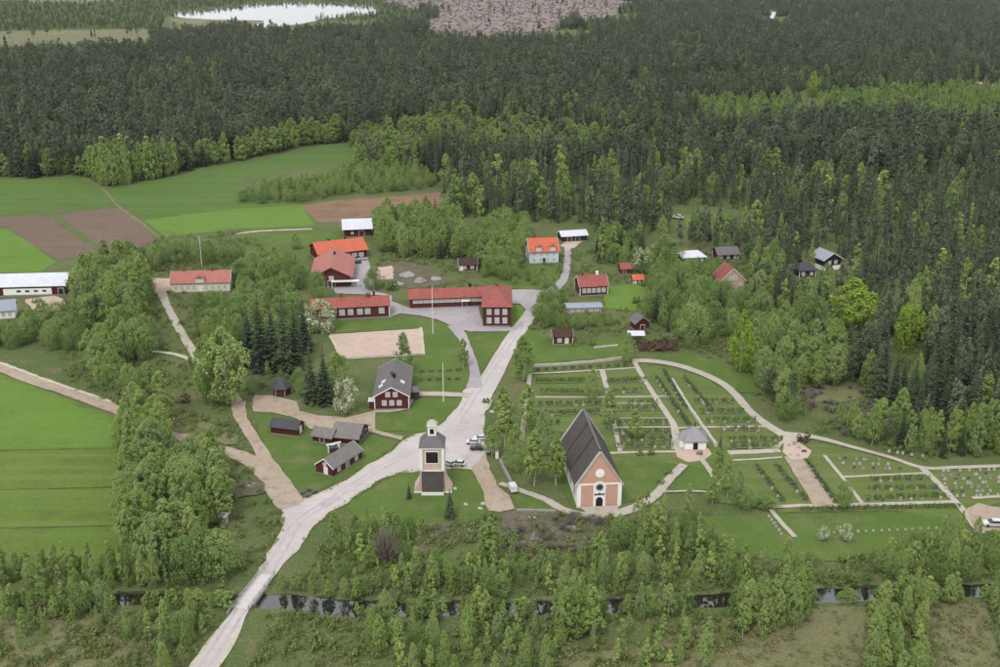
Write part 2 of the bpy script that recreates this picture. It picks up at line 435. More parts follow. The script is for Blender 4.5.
def build_ground():
    xs = np.concatenate([[-14000, -6000, -2500, -900, -450], np.arange(-210, 211, 2.0), [450, 900, 2500, 6000, 14000]])
    y0, y1 = riv_c(xs).min() - 8, riv_c(xs).max() + 8
    ys = np.concatenate([[-2500, -800, -200, 0, 90, y0 - 25], np.arange(y0, y1, 0.75), [y1 + 20, y1 + 60, 350, 450, 600, 900, 1500, 3000, 6000, 20000]])
    X, Y = np.meshgrid(xs, ys)
    Z = ter(X, Y)
    V = np.stack([X, Y, Z], -1).reshape(-1, 3)
    nx, ny = len(xs), len(ys)
    fs_, mi = [], []
    for j in range(ny - 1):
        for i in range(nx - 1):
            a = j * nx + i
            fs_.append((a, a + 1, a + nx + 1, a + nx))
            mi.append(1 if (Z[j, i] + Z[j, i+1] + Z[j+1, i] + Z[j+1, i+1]) < -2.2 else 0)
    o = link('ground', mesh_of('ground', V, fs_, [M['ground'], M['earth']], mi))
    tag(o, 'rough green and brown open ground across the valley', kind='structure')
build_ground()

def build_river():
    xs = np.arange(-320, 321, 4.0)
    v, f = [], []
    for i, x in enumerate(xs):
        c, w = float(riv_c(x)), float(riv_w(x)) + 1.2
        v += [(x, c - w, WATER_Z), (x, c + w, WATER_Z)]
        if i: f.append((2*i-2, 2*i, 2*i+1, 2*i-1))
    tag(link('river', mesh_of('river', v, f, M['river'])), 'narrow dark river reflecting the white sky between birches', kind='structure')
build_river()

_lv = [0]
def level():
    _lv[0] += 1
    return 0.012 + 0.003 * _lv[0]

def rough_edge(pts, step, amp, closed=True):
    """resample an outline and make it a little uneven"""
    out = []
    n = len(pts)
    for i in range(n if closed else n - 1):
        a, b = pts[i], pts[(i + 1) % n]
        k = max(1, min(60, int((b - a).length / step)))
        for j in range(k):
            p = a.lerp(b, j / k)
            out.append(p + Vector((random.uniform(-amp, amp), random.uniform(-amp, amp), 0)))
    if not closed: out.append(pts[-1])
    return out

def spline(pts, k=6):
    """Catmull-Rom through pixel points"""
    q = [pts[0]] + list(pts) + [pts[-1]]
    out = []
    for i in range(1, len(q) - 2):
        p0, p1, p2, p3 = (Vector(q[i-1]), Vector(q[i]), Vector(q[i+1]), Vector(q[i+2]))
        for j in range(k):
            t = j / k
            out.append(0.5 * ((2*p1) + (p2-p0)*t + (2*p0-5*p1+4*p2-p3)*t*t + (3*p1-p0-3*p2+p3)*t**3))
    out.append(Vector(q[-2]))
    return out

SHEETS = []          # (pixel polygon, name): where no scattered plants stand
def sheet(name, px, mat, label=None, amp=0.3, step=2.5, clear=True, kind='structure'):
    z = level()
    far = min(p[1] for p in px)
    k = max(1.0, S(max(far, -30)) / 0.35)
    g = [P(x, y) for x, y in px]
    g = rough_edge(g, step * k, amp * k)
    v = [(p.x, p.y, z) for p in g]
    o = link(name, mesh_of(name, v, [tuple(range(len(v)))], mat))
    if o.data.polygons[0].normal.z < 0: o.data.flip_normals()
    tag(o, label, kind=kind)
    if clear: SHEETS.append((px, name))
    return o

def ribbon(name, px, width, mat, label=None, amp=0.12, smooth=True, clear=True):
    """a road or path: centre line in pixels, width in metres (number or list)"""
    z = level()
    pts = spline([(a, b, 0) for a, b in px]) if smooth and len(px) > 2 else [Vector((a, b, 0)) for a, b in px]
    g = [P(p.x, p.y) for p in pts]
    fine = []
    for i in range(len(g) - 1):
        k = max(1, min(40, int((g[i+1] - g[i]).length / 2.0)))
        for j in range(k): fine.append((g[i].lerp(g[i+1], j / k)))
    fine.append(g[-1])
    n = len(fine)
    v, f = [], []
    ws = width if isinstance(width, (list, tuple)) else [width, width]
    lft, rgt = [], []
    for i, p in enumerate(fine):
        d = (fine[min(i+1, n-1)] - fine[max(i-1, 0)]).normalized()
        nrm = Vector((-d.y, d.x, 0))
        t = i / max(1, n - 1) * (len(ws) - 1); a = int(min(t, len(ws) - 2)); w = ws[a] + (ws[a+1] - ws[a]) * (t - a)
        l_ = p + nrm * (w / 2 + random.uniform(-amp, amp)); r_ = p - nrm * (w / 2 + random.uniform(-amp, amp))
        lft.append(l_); rgt.append(r_)
        v += [(l_.x, l_.y, z), (r_.x, r_.y, z)]
        if i: f.append((2*i-2, 2*i-1, 2*i+1, 2*i))
    o = link(name, mesh_of(name, v, f, mat))
    tag(o, label, kind='structure')
    if clear:
        SHEETS.append(([pix(p.x, p.y) for p in lft] + [pix(p.x, p.y) for p in rgt[::-1]], name))
    return o

# --- far land
sheet('bog_meadow', [(-120, 34), (60, 30), (150, 29), (240, 27), (232, 33), (150, 40), (60, 45), (-120, 52)], M['bog'], 'pale olive bog meadow below the lake', amp=0.8)
sheet('shore_meadow', [(170, 19), (262, 18), (280, 25), (240, 28), (180, 24)], M['bog'], 'boggy shore along the lake', amp=0.8, clear=False)
sheet('clearing', [(372, -4), (470, -8), (560, -6), (645, 3), (612, 15), (572, 24), (540, 36), (470, 36), (428, 31), (405, 26), (440, 17), (385, 4)], M['clearcut'], 'pinkish brown felled clearing in the far forest', amp=1.0)
sheet('lake', [(160, 14.5), (200, 9.5), (235, 6.5), (262, 3), (300, 2), (340, 3), (372, 6), (386, 12), (370, 15), (330, 18), (300, 24), (272, 27), (250, 27), (262, 22), (266, 20.5), (215, 19.5), (185, 18)], M['lake'], 'white shining lake beyond the forest', amp=0.3)
sheet('pond', [(761, 4.5), (785, 3.5), (779, 9), (773, 19), (768, 17), (770, 8.5)], M['lake'], 'small white forest pond shaped like a T', amp=0.1)
sheet('ground_far_strip', [(0, -2), (120, 0), (118, 3), (70, 4.5), (0, 3)], M['bog'], 'pale strip of open bog at the far left', amp=0.5).name = 'far_bog'
sheet('far_glade', [(930, 86), (1010, 84), (1010, 92), (950, 92)], M['bog'], 'grassy glade in the forest', amp=0.5)
sheet('forest_track', [(905, 81), (960, 79), (1010, 86), (1010, 88), (960, 82)], M['gravel'], amp=0.2)

# --- fields
sheet('field', [(-140, 182), (60, 178), (82, 177), (100, 188), (116, 206), (60, 209), (25, 215), (-140, 222)], M['field_far'], 'green far field left of the farm track')
sheet('field', [(108, 188), (180, 175), (270, 157), (340, 144), (354, 147), (352, 160), (250, 176), (236, 184), (246, 198), (305, 201), (318, 227), (240, 229), (165, 239), (140, 216), (120, 205)], M['field_far'], 'striped green field below the forest edge')
sheet('field', [(144, 220), (200, 213), (240, 209), (300, 205), (316, 226), (240, 228), (166, 237)], M['field_bright'], 'bright green field patch behind the red houses')
sheet('field', [(-140, 229), (7, 229), (30, 243), (56, 262), (40, 272), (-140, 276)], M['field_bright'], 'bright green field behind the long barn')
sheet('ploughed_field', [(-140, 216), (24, 216), (50, 216), (60, 226), (100, 254), (57, 260), (30, 243), (10, 227), (-140, 228)], M['plough'], 'brown ploughed field left of the grass strip')
sheet('ploughed_field', [(60, 215), (84, 211), (120, 208), (130, 215), (157, 239), (137, 250), (103, 250), (80, 234)], M['plough'], 'brown ploughed field right of the grass strip')
sheet('ploughed_field', [(300, 206), (340, 200), (374, 198), (408, 196), (440, 192), (442, 213), (400, 218), (372, 216), (345, 222), (318, 222)], M['clay'], 'red-brown bare field behind the white-roofed barn')
ribbon('field_strip', [(55, 218), (78, 234), (102, 252)], 4.0, M['ground'], amp=0.5)
ribbon('farm_track', [(84, 178), (104, 190), (118, 206), (140, 222), (160, 238)], 1.5, M['dry'], 'pale farm track between the far fields', amp=0.3)
sheet('meadow', [(240, 236), (322, 231), (338, 226), (346, 240), (318, 246), (304, 264), (240, 266)], M['lawn'], 'green meadow behind the red sports hall')
ribbon('farm_track', [(236, 234), (262, 231), (312, 229)], 2.0, M['road_edge'], 'pale track along the meadow', amp=0.25)
sheet('field', [(-140, 366), (0, 374), (60, 396), (112, 416), (117, 440), (121, 480), (124, 540), (121, 566), (60, 570), (-140, 574)], M['field'], 'large smooth green field beside the gravel road')
sheet('field', [(-140, 378), (0, 379), (60, 400), (111, 419), (115, 446), (60, 447), (-140, 449)], M['field_bright'], 'bright strip of crop under the gravel road', amp=0.6)
for yy in (449, 488, 527):
    ribbon('ditch', [(-60, yy + 3), (40, yy + 1), (122, yy - 1)], 0.55, M['ditch'], amp=0.25)
ribbon('ditch', [(120, 430), (124, 480), (128, 540)], 1.6, M['earth'], amp=0.4)
sheet('dry_meadow', [(742, 613), (868, 606), (875, 640), (890, 700), (540, 700), (560, 655), (650, 645), (700, 625)], M['dry'], 'straw-coloured rough meadow below the river', amp=0.6)
sheet('dry_meadow', [(918, 606), (986, 602), (1010, 700), (905, 700)], M['dry'], 'straw-coloured rough strip between birch clumps', amp=0.6)
sheet('dry_meadow', [(-40, 620), (160, 622), (168, 640), (150, 700), (-40, 700)], M['dry'], 'rough dry meadow below the river and left of the road', amp=0.6, clear=False)
sheet('meadow', [(15, 625), (48, 618), (52, 640), (20, 652)], M['ground'], clear=False)

# --- lawns
sheet('lawn', [(420, 471), (398, 473), (372, 489), (346, 508), (362, 522), (400, 530), (452, 528), (486, 516), (485, 497), (474, 476), (466, 468), (446, 467)], M['lawn'], 'lawn around the bell tower')
sheet('lawn', [(480, 334), (512, 331), (503, 345), (486, 374), (479, 365), (474, 345), (462, 334)], M['lawn'], 'wedge of lawn in the fork of the roads')
sheet('lawn', [(392, 318), (430, 319), (452, 328), (466, 345), (469, 368), (470, 384), (460, 391), (414, 391), (411, 360), (425, 355), (423, 328), (335, 333), (334, 322)], M['lawn'], 'lawn between the sand pitch and the forked lane')
sheet('lawn', [(374, 431), (427, 432), (441, 424), (457, 408), (460, 402), (454, 398), (418, 399), (408, 412), (374, 412)], M['lawn'], 'lawn in front of the red gabled house')
sheet('lawn', [(252, 413), (275, 414), (298, 420), (312, 432), (337, 434), (372, 436), (398, 443), (375, 460), (340, 480), (302, 499), (284, 476), (262, 442)], M['lawn'], 'museum lawn around the old red sheds')
sheet('lawn', [(526, 328), (575, 347), (632, 332), (634, 352), (612, 358), (530, 364), (512, 362), (516, 345)], M['lawn'], 'lawn around the small red cottage')
sheet('lawn', [(602, 288), (640, 283), (648, 300), (640, 312), (606, 308)], M['field_bright'], 'bright garden lawn among the red sheds')
sheet('lawn', [(510, 306), (520, 305), (527, 314), (516, 327), (511, 327)], M['field_bright'], 'small lawn beside the school gable')
sheet('lawn', [(684, 216), (708, 214), (716, 226), (700, 240), (688, 234)], M['field_bright'], 'bright glade behind the white car')
sheet('lawn', [(700, 212), (740, 214), (748, 224), (720, 224)], M['lawn'], 'pale glade at the forest edge')
sheet('lawn', [(530, 264), (560, 268), (564, 276), (545, 290), (500, 288), (480, 280), (520, 272)], M['lawn'], 'grass slope below the pale blue house')
sheet('lawn', [(412, 362), (412, 396), (418, 393), (466, 392), (472, 386)], M['lawn'], clear=False)
sheet('lawn', [(690, 466), (704, 466), (718, 488), (700, 491), (674, 490)], M['lawn'], 'small lawn below the white chapel')
sheet('lawn', [(560, 450), (672, 455), (684, 464), (668, 483), (650, 496), (622, 503), (575, 508), (560, 490)], M['lawn'], 'lawn beside the church')
sheet('lawn', [(512, 494), (545, 500), (562, 511), (520, 511)], M['lawn'], 'corner of lawn at the church gate')
sheet('lawn', [(700, 517), (780, 514), (962, 512), (966, 532), (900, 548), (840, 562), (745, 558), (715, 542)], M['lawn'], 'green slope below the cemetery')
sheet('lawn', [(678, 352), (760, 372), (762, 392), (740, 393), (716, 380), (682, 366)], M['lawn'], 'grass along the curved cemetery road')
sheet('cemetery_lawn', [(528, 376), (637, 369), (658, 366), (676, 371), (704, 378), (735, 398), (762, 424), (786, 438), (850, 450), (925, 470), (1010, 470), (1010, 500), (955, 518), (890, 511), (780, 513), (718, 502), (712, 470), (620, 456), (520, 456)], M['graves'], 'cemetery lawn laid out in plots')
sheet('rock_slab', [(376, 266), (398, 262), (420, 266), (440, 274), (452, 282), (430, 288), (404, 288), (388, 283)], M['scree'], 'bare rock and sand behind the school', amp=0.8)
sheet('sandpit', [(378, 268), (392, 266), (394, 279), (376, 280)], M['sand'], 'patch of bare sand behind the school', amp=0.4)
sheet('rock_slab', [(800, 385), (868, 388), (862, 400), (815, 404), (790, 396)], M['dry'], 'bare pinkish ground at the forest edge', amp=0.8)

# --- roads, lanes and yards
MAIN = [(188, 672), (214, 636), (237.5, 605), (257.5, 578), (262, 567.5), (273, 549), (283.5, 532), (283, 510), (297, 503), (315, 497.5), (330, 491), (346, 482), (362, 471.5), (378, 461.5), (395, 451), (404, 443), (415, 437), (430, 434), (442, 425), (458, 408), (462, 400),
        (463, 391), (474, 384), (482, 375), (493, 357), (505, 338), (518, 321), (527, 309), (540, 297), (552, 288), (562, 285), (556, 292), (543, 304), (533, 322), (523, 336), (514, 352), (501, 380), (491, 398), (485, 412), (481, 428), (485, 437),
        (486, 452), (478, 462), (470, 468), (446, 467), (420, 470), (398, 471), (375, 481.5), (362, 489.5), (345, 502), (330, 511.5), (313, 525), (296, 549), (283, 564), (271.5, 580.5), (251.5, 606), (236, 636), (214, 672)]
_v = [(186.5, 673), (212.5, 636), (236.3, 604.5), (256.5, 577.5), (260.5, 567), (271.5, 548.5), (281.5, 532), (281.5, 508), (296.5, 501.5), (314.5, 496), (329.5, 489.5), (345.5, 480.5), (361, 470), (377, 460), (394, 449.5), (402, 441), (414, 435), (428, 432)]
_w = [(492, 400), (486, 413), (482.5, 428), (487, 437), (488, 453), (479, 463), (471, 470), (446, 469), (420, 472), (399, 472.5), (376, 483), (363, 491), (346, 503.5), (331, 513), (314.5, 526), (297.5, 550), (284.5, 565), (272.7, 581), (252.5, 606.5), (237.5, 637), (216, 673)]
sheet('road_verge', _v + [(442, 424), (458, 407), (470, 400)] + _w, M['road_edge'], 'pale gravel verge of the main road', amp=0.5)
sheet('gravel_yard', [(446, 467), (462, 466), (470, 467), (476, 476), (484, 494), (488, 511), (500, 512), (514, 509), (509, 496), (498, 486), (490, 470), (486, 452)], M['gravel'], 'brown gravel lane down from the parking place', amp=0.3)
sheet('road', MAIN, M['road'], 'pale pinkish asphalt road with the widened parking place', amp=0.1, step=3)
for off in (-0.95, 0.95):                                   # wheel tracks worn into the asphalt
    for pts in ([(203, 669), (225, 636), (244.5, 605)], [(264.5, 578), (285, 545), (299, 522), (330, 501), (362, 480), (400, 458), (440, 440), (462, 415), (480, 386), (503, 352), (524, 322)]):
        ribbon('wheel_track', [(x + off / S(y), y) for x, y in pts], 0.55, M['track'], amp=0.22, clear=False)
for pl in ([(420, 448), (446, 446), (450, 452), (424, 455)], [(318, 505), (336, 495), (342, 499), (325, 510)], [(452, 428), (466, 420), (472, 426), (460, 434)], [(462, 455), (476, 455), (474, 461), (464, 462)]):
    sheet('asphalt_patch', pl, M['track'], amp=0.25, clear=False)
sheet('gravel_yard', [(252, 400), (256, 396), (271, 396), (296, 402), (299, 411), (318, 416), (345, 418), (362, 414), (375, 411), (375, 430), (403, 437), (402, 441), (374, 433), (337, 431), (310, 429), (298, 419), (275, 413), (253, 412)], M['gravel'], 'brown gravel lane past the museum sheds', amp=0.3)
ribbon('gravel_path', [(238, 402), (241, 418), (252, 436), (266, 460), (284, 486), (293, 504)], [4.5, 3.2, 3.4, 4.0, 5.5], M['gravel'], 'brown gravel path from the main road to the big tree', amp=0.2)
ribbon('gravel_road', [(-120, 320), (-40, 352), (30, 380), (70, 393), (116, 410), (160, 428), (205, 446), (240, 456), (262, 470), (276, 490), (290, 508)], [4.5, 4.2, 4.2, 4.6, 5.5], M['gravel'], 'long gravel road along the big field', amp=0.2)
ribbon('verge', [(-120, 315), (-40, 347), (30, 374.5), (70, 388), (116, 404)], 1.2, M['road_edge'], amp=0.3)
ribbon('driveway', [(160, 280), (162, 294), (174, 320), (192, 350), (202, 364), (222, 384), (238, 402)], [4.5, 2.8, 2.8, 3.0, 3.0], M['path'], 'straight drive up to the cream house', amp=0.15)
ribbon('gravel_path', [(66, 340), (100, 350), (130, 351), (155, 352), (180, 356), (196, 364)], 1.8, M['road_edge'], 'pale footpath under the birches', amp=0.15)
sheet('gravel_yard', [(152, 278), (171, 279), (170, 291), (155, 294)], M['sand'], 'parking place beside the cream house', amp=0.2)
sheet('gravel_yard', [(26, 300), (56, 296), (66, 302), (58, 312), (30, 310)], M['sand'], 'bare sandy yard below the long barn', amp=0.6)
sheet('road', [(506, 290.5), (530, 289.5), (548, 291), (556, 289), (546, 302), (536, 311), (528, 313), (520, 304), (511, 304)], M['asphalt'], 'grey asphalt car park beside the school', amp=0.15)
ribbon('lane', [(552, 291), (562, 282), (566, 272), (567.5, 258), (568, 244)], [5.0, 3.6, 2.8, 2.8, 3.5], M['asphalt'], 'narrow asphalt lane up to the pale blue house', amp=0.12)
sheet('gravel_yard', [(560, 246), (566, 241), (582, 242), (576, 248), (568, 250)], M['sand'], 'pale yard before the white-roofed shed', amp=0.3)
ribbon('lane', [(474, 388), (475, 374), (471, 358), (466, 345), (460, 334), (454, 326)], [5.0, 3.2, 2.8, 2.8, 4.0, 5.0], M['asphalt'], 'grey lane from the fork to the school yard', amp=0.12)
sheet('school_yard', [(389, 301), (409, 308), (440, 308), (478, 306), (484, 327), (512, 328), (522, 322), (524, 326), (512, 332), (470, 332), (455, 328), (438, 320), (420, 316), (400, 314), (389, 318)], M['asphalt'], 'grey asphalt school yard', amp=0.15)
sheet('yard', [(346, 262), (367, 257), (373, 275), (376, 292), (392, 296), (392, 304), (388, 296), (335, 294), (333, 288), (352, 286), (351, 270)], M['asphalt'], 'grey yard beside the red sports hall', amp=0.2)
sheet('sports_pitch', [(330, 335), (421, 329), (424, 354), (342, 358.5)], M['sand'], 'pink sand playing pitch', amp=0.12)
ribbon('pitch_border', [(330, 336), (342, 359.5), (424, 355), (421, 328)], 0.9, M['road_edge'], smooth=False)
ribbon('footpath', [(462, 396), (440, 394.5), (416, 395.5), (406, 408), (392, 411.5), (374, 412)], 1.5, M['path'], 'path curving round the red gabled house', amp=0.08)
ribbon('driveway', [(470, 396), (440, 394.5), (420, 394.5)], 3.4, M['path'], 'short drive to the red gabled house', amp=0.15)

# --- cemetery paths
ribbon('church_path', [(500, 484), (520, 491), (545, 500), (565, 511), (590, 516.5), (617, 514), (640, 506), (657, 494), (670, 479), (684, 465)], [1.8, 2.0, 2.4, 3.4, 3.0, 2.4, 2.4], M['path'], 'curved path around the church front', amp=0.1)
sheet('plaza', [(577, 506), (621, 505), (614, 514), (590, 516)], M['path'], 'gravel before the church door', amp=0.1)
sheet('plaza', [(673, 446), (708, 449), (712, 455), (704, 461), (688, 463), (677, 458)], M['sand'], 'small paved square at the chapel', amp=0.12)
for lab, pts, w in (
    ('long slanting cemetery path to the chapel', [(634, 362), (646, 383), (659, 403), (674, 427), (676, 450)], [1.6, 1.5, 1.8, 2.6]),
    ('outer curved cemetery road', [(632, 361), (655, 362), (678, 366), (702, 374), (722, 384), (736, 396), (750, 412), (765, 424), (784, 436)], [3.4, 3.2, 2.8, 2.6, 3.2]),
    ('cemetery road towards the forest edge', [(780, 434), (815, 438), (850, 447), (890, 458), (924, 468.5), (960, 468), (1020, 466)], [3.0, 1.8, 1.6, 1.8]),
    ('cross path behind the chapel', [(672, 429), (700, 428), (735, 427.5), (768, 427)], 1.1),
    ('broad pale path to the round plot', [(728, 453.5), (752, 452.5), (780, 451)], 2.4),
    ('thin path above the slanting plots', [(730, 461), (755, 460), (782, 458)], 0.9),
    ('long path along the lower cemetery edge', [(766, 508), (800, 506.5), (860, 505.5), (955, 502.5)], 1.5),
    ('path down through the lower cemetery', [(922, 469), (940, 486), (957, 504), (972, 522), (980, 534)], [1.8, 1.6, 2.6]),
    ('short slanting path between plots', [(824, 456), (833, 467), (842, 478), (852, 491), (862, 504)], 1.0),
    ('level path between lower plots', [(841, 478), (880, 476), (925, 474)], 0.9),
    ('thin path at the top of the churchyard', [(530, 374.5), (570, 372.5), (636, 368.5)], 1.0),
    ('west churchyard path', [(530, 375), (527, 398), (524, 420), (521, 446)], 1.3),
    ('middle churchyard path', [(602, 371), (607, 390), (612, 414), (620, 452)], [1.8, 1.3, 1.3]),
    ('cross path through the churchyard', [(526, 398), (600, 398), (674, 397)], 0.9),
    ('cross path beside the church roof', [(612, 428.5), (640, 428), (672, 428)], 0.8),
    ('cross path from church to chapel', [(606, 454), (640, 453), (676, 452.5)], 1.3),
    ('path from the chapel square to the slope', [(701, 459), (710, 472), (718, 486)], 1.4),
    ('short path across the chapel lawn', [(664, 492.5), (690, 492), (712, 493)], 0.8),
    ('path below the cemetery hedge', [(770, 509), (780, 522), (795, 538)], 1.2),
    ('path at the cemetery gate', [(972, 499), (1020, 496)], 1.3),
    ('thin gravel strip along the upper plots', [(617, 404.5), (640, 404), (660, 405)], 0.5),
    ('thin gravel strip along the middle plots', [(618, 419), (640, 419), (666, 419)], 0.5)):
    ribbon('cemetery_path', pts, w, M['path'], lab, amp=0.08, clear=True)
sheet('cemetery_lane', [(784, 458), (796, 455), (806, 462), (834, 506), (814, 508), (800, 484)], M['gravel'], 'broad brown gravel lane between the lower plots', amp=0.15)
sheet('round_plot', [(784, 443), (800, 444), (812, 452), (808, 459), (792, 461), (782, 453)], M['sand'], 'rounded pink gravel plot where the paths meet', amp=0.15)
sheet('plaza', [(784, 434), (800, 436), (796, 443), (782, 445), (776, 452), (772, 449), (782, 441)], M['path'], amp=0.12)
sheet('gravel_yard', [(966, 510), (978, 504), (992, 507), (1030, 512), (1030, 530), (985, 533), (970, 524)], M['gravel'], 'gravel parking place below the cemetery', amp=0.3)
sheet('bare_earth', [(505, 514), (560, 513), (600, 522), (612, 536), (590, 548), (530, 552), (500, 540)], M['scree'], 'bare stony slope below the church', amp=0.9, clear=False)
sheet('bare_earth', [(428, 523), (452, 522), (450, 540), (430, 540)], M['scree'], 'patch of bare earth below the bell tower', amp=0.6, clear=False)
sheet('bare_earth', [(225, 483), (262, 480), (268, 494), (230, 500)], M['scree'], 'rough bare ground beside the gravel road', amp=0.6, clear=False)
sheet('bare_earth', [(170, 410), (235, 436), (236, 446), (200, 440), (150, 424)], M['dry'], 'dry trampled ground under the gravel road', amp=0.8, clear=False)

# ================================================================== buildings
FOOT = []            # ground outlines of what stands there (metres), no tree grows inside
PROTECT = []         # picture boxes that scattered trees must not cover from the front
def protect(x0, y0, x1, y1): PROTECT.append((x0, y0, x1, y1))

_wcache = {}
def window_meshes(w, h, bars, fm):
    k = (round(w, 2), round(h, 2), bars, fm)
    if k not in _wcache:
        t = 0.11
        a = MB()
        a.box(-w/2 - t, w/2 + t, -0.06, 0.03, h, h + t).box(-w/2 - t, w/2 + t, -0.08, 0.03, -t, 0)
        a.box(-w/2 - t, -w/2, -0.058, 0.03, 0, h).box(w/2, w/2 + t, -0.058, 0.03, 0, h)
        if bars: a.box(-0.035, 0.035, -0.05, 0.02, 0, h).box(-w/2, -0.035, -0.045, 0.02, h*0.55, h*0.55+0.06).box(0.035, w/2, -0.045, 0.02, h*0.55, h*0.55+0.06)
        b = MB().box(-w/2, w/2, -0.03, 0.02, 0, h)
        _wcache[k] = (a.mesh('window_frame', M[fm]), b.mesh('pane', M['pane']))
    return _wcache[k]

class House:
    """a gabled or hipped house; the front wall runs from picture point a to b, depth d metres behind it"""
    def __init__(s, name, label, cat, a, b, d, wh, rh, wall, roof, ridge='x', over=0.45, group=None, corner='white', plinth=0.35, hip=0.0, verge='white', thick=0.16, plinth_mat='stone'):
        A, B = P(*a), P(*b)
        s.L, s.D, s.wh, s.rh, s.ridge = (B - A).length, d, wh, rh, ridge
        ang = math.atan2(B.y - A.y, B.x - A.x)
        nx = Vector((-math.sin(ang), math.cos(ang), 0))
        c = (A + B) / 2 + nx * (d / 2)
        s.root = empty(name, (c.x, c.y, 0), ang)
        tag(s.root, label, cat, group)
        L, D = s.L, d
        hx, hy = L/2, D/2
        s.hx, s.hy = hx, hy
        ex, ey = Vector((math.cos(ang), math.sin(ang), 0)), nx
        FOOT.append([c + ex*(sx*(hx+1.2)) + ey*(sy*(hy+1.2)) for sx, sy in ((-1,-1),(1,-1),(1,1),(-1,1))])
        w = MB()
        if hip:
            w.box(-hx, hx, -hy, hy, plinth, wh)
        elif ridge == 'x':
            v = [(-hx,-hy,plinth),(hx,-hy,plinth),(hx,hy,plinth),(-hx,hy,plinth),(-hx,-hy,wh),(hx,-hy,wh),(hx,hy,wh),(-hx,hy,wh),(-hx,0,wh+rh),(hx,0,wh+rh)]
            w.add(v, [(3,2,1,0),(0,1,5,4),(2,3,7,6),(1,2,6,9,5),(3,0,4,8,7),(4,5,9,8),(6,7,8,9)])
        else:
            v = [(-hx,-hy,plinth),(hx,-hy,plinth),(hx,hy,plinth),(-hx,hy,plinth),(-hx,-hy,wh),(hx,-hy,wh),(hx,hy,wh),(-hx,hy,wh),(0,-hy,wh+rh),(0,hy,wh+rh)]
            w.add(v, [(3,2,1,0),(0,1,5,8,4),(2,3,7,9,6),(1,2,6,5),(3,0,4,7),(5,6,9,8),(7,4,8,9)])
        w.build('wall', M[wall], s.root)
        if plinth: MB().box(-hx-0.06, hx+0.06, -hy-0.06, hy+0.06, -0.2, plinth).build('plinth', M[plinth_mat], s.root)
        r = MB(); o, t = over, thick
        z0 = wh + 0.03
        if hip:
            e = z0 - 0.1
            r.box(-hx-o, hx+o, -hy-o, hy+o, e-0.12, e+0.05)
            q = hip if hip > 0.01 else 0.02
            if ridge == 'x': r.frus(-hx-o, hx+o, -hy-o, hy+o, e+0.053, -q, q, -0.02, 0.02, wh+rh)
            else: r.frus(-hx-o, hx+o, -hy-o, hy+o, e+0.053, -0.02, 0.02, -q, q, wh+rh)
        else:
            half = hy if ridge == 'x' else hx
            run = hx if ridge == 'x' else hy
            sl = rh / half
            ze, zr = z0 - o*sl, z0 + rh
            og = o * 0.8
            def pt(u, m, z): return (m, u, z) if ridge == 'x' else (u, m, z)
            for sgn in (-1, 1):
                uu = sgn * (half + o)
                v = [pt(uu, -run-og, ze), pt(uu, run+og, ze), pt(0, run+og, zr), pt(0, -run-og, zr),
                     pt(uu, -run-og, ze+t), pt(uu, run+og, ze+t), pt(0, run+og, zr+t), pt(0, -run-og, zr+t)]
                r.add(v, [(0,1,2,3),(7,6,5,4),(0,4,5,1),(1,5,6,2),(3,2,6,7),(0,3,7,4)])
            if verge:
                for e in (-1, 1):
                    m0, m1 = (run+og+0.003, run+og+0.06) if e > 0 else (-run-og-0.06, -run-og-0.003)
                    for sgn in (-1, 1):
                        uu = sgn*(half+o)
                        v = [pt(uu, m0, ze-0.12), pt(uu, m1, ze-0.12), pt(0, m1, zr-0.12), pt(0, m0, zr-0.12),
                             pt(uu, m0, ze+t+0.04), pt(uu, m1, ze+t+0.04), pt(0, m1, zr+t+0.04), pt(0, m0, zr+t+0.04)]
                        MB().add(v, [(0,1,2,3),(7,6,5,4),(0,4,5,1),(1,5,6,2),(3,2,6,7),(0,3,7,4)]).build('bargeboard', M[verge], s.root)
        s.roof = r.build('roof', M[roof], s.root)
        if corner:
            for sx in (-1, 1):
                for sy in (-1, 1):
                    cx_, cy_ = sx*hx, sy*hy
                    MB().box(cx_-0.13, cx_+0.13, cy_-0.13, cy_+0.13, plinth, wh-0.05).build('corner_board', M[corner], s.root)
    def _place(s, face, u, z):
        if face == 'f': return (-s.hx + u, -s.hy - 0.01, z), 0.0
        if face == 'b': return (s.hx - u, s.hy + 0.01, z), math.pi
        if face == 'r': return (s.hx + 0.01, -s.hy + u, z), math.pi/2
        return (-s.hx - 0.01, s.hy - u, z), -math.pi/2
    def win(s, face, u, z, w=1.0, h=1.3, bars=True, frame='white'):
        fm, pm = window_meshes(w, h, bars, frame)
        loc, rz = s._place(face, u, z)
        o = link('window', fm, s.root, loc, rz)
        link('pane', pm, o)
        return s
    def wins(s, face, n, z, w=1.0, h=1.3, m0=1.2, m1=None, bars=True, frame='white'):
        ln = s.L if face in 'fb' else s.D
        m1 = m0 if m1 is None else m1
        for i in range(n):
            s.win(face, m0 + (ln - m0 - m1) * (i / (n-1) if n > 1 else 0.5), z, w, h, bars, frame)
        return s
    def door(s, face, u, w=1.1, h=2.1, mat='white', z=0.36):
        loc, rz = s._place(face, u, z)
        a = MB().box(-w/2-0.12, -w/2, -0.06, 0.03, 0, h).box(w/2, w/2+0.12, -0.06, 0.03, 0, h).box(-w/2-0.12, w/2+0.12, -0.062, 0.03, h, h+0.14)
        o = link('door', MB().box(-w/2, w/2, -0.035, 0.02, 0, h).mesh('door', M[mat]), s.root, loc, rz)
        link('door_frame', a.mesh('door_frame', M['white']), o)
        return s
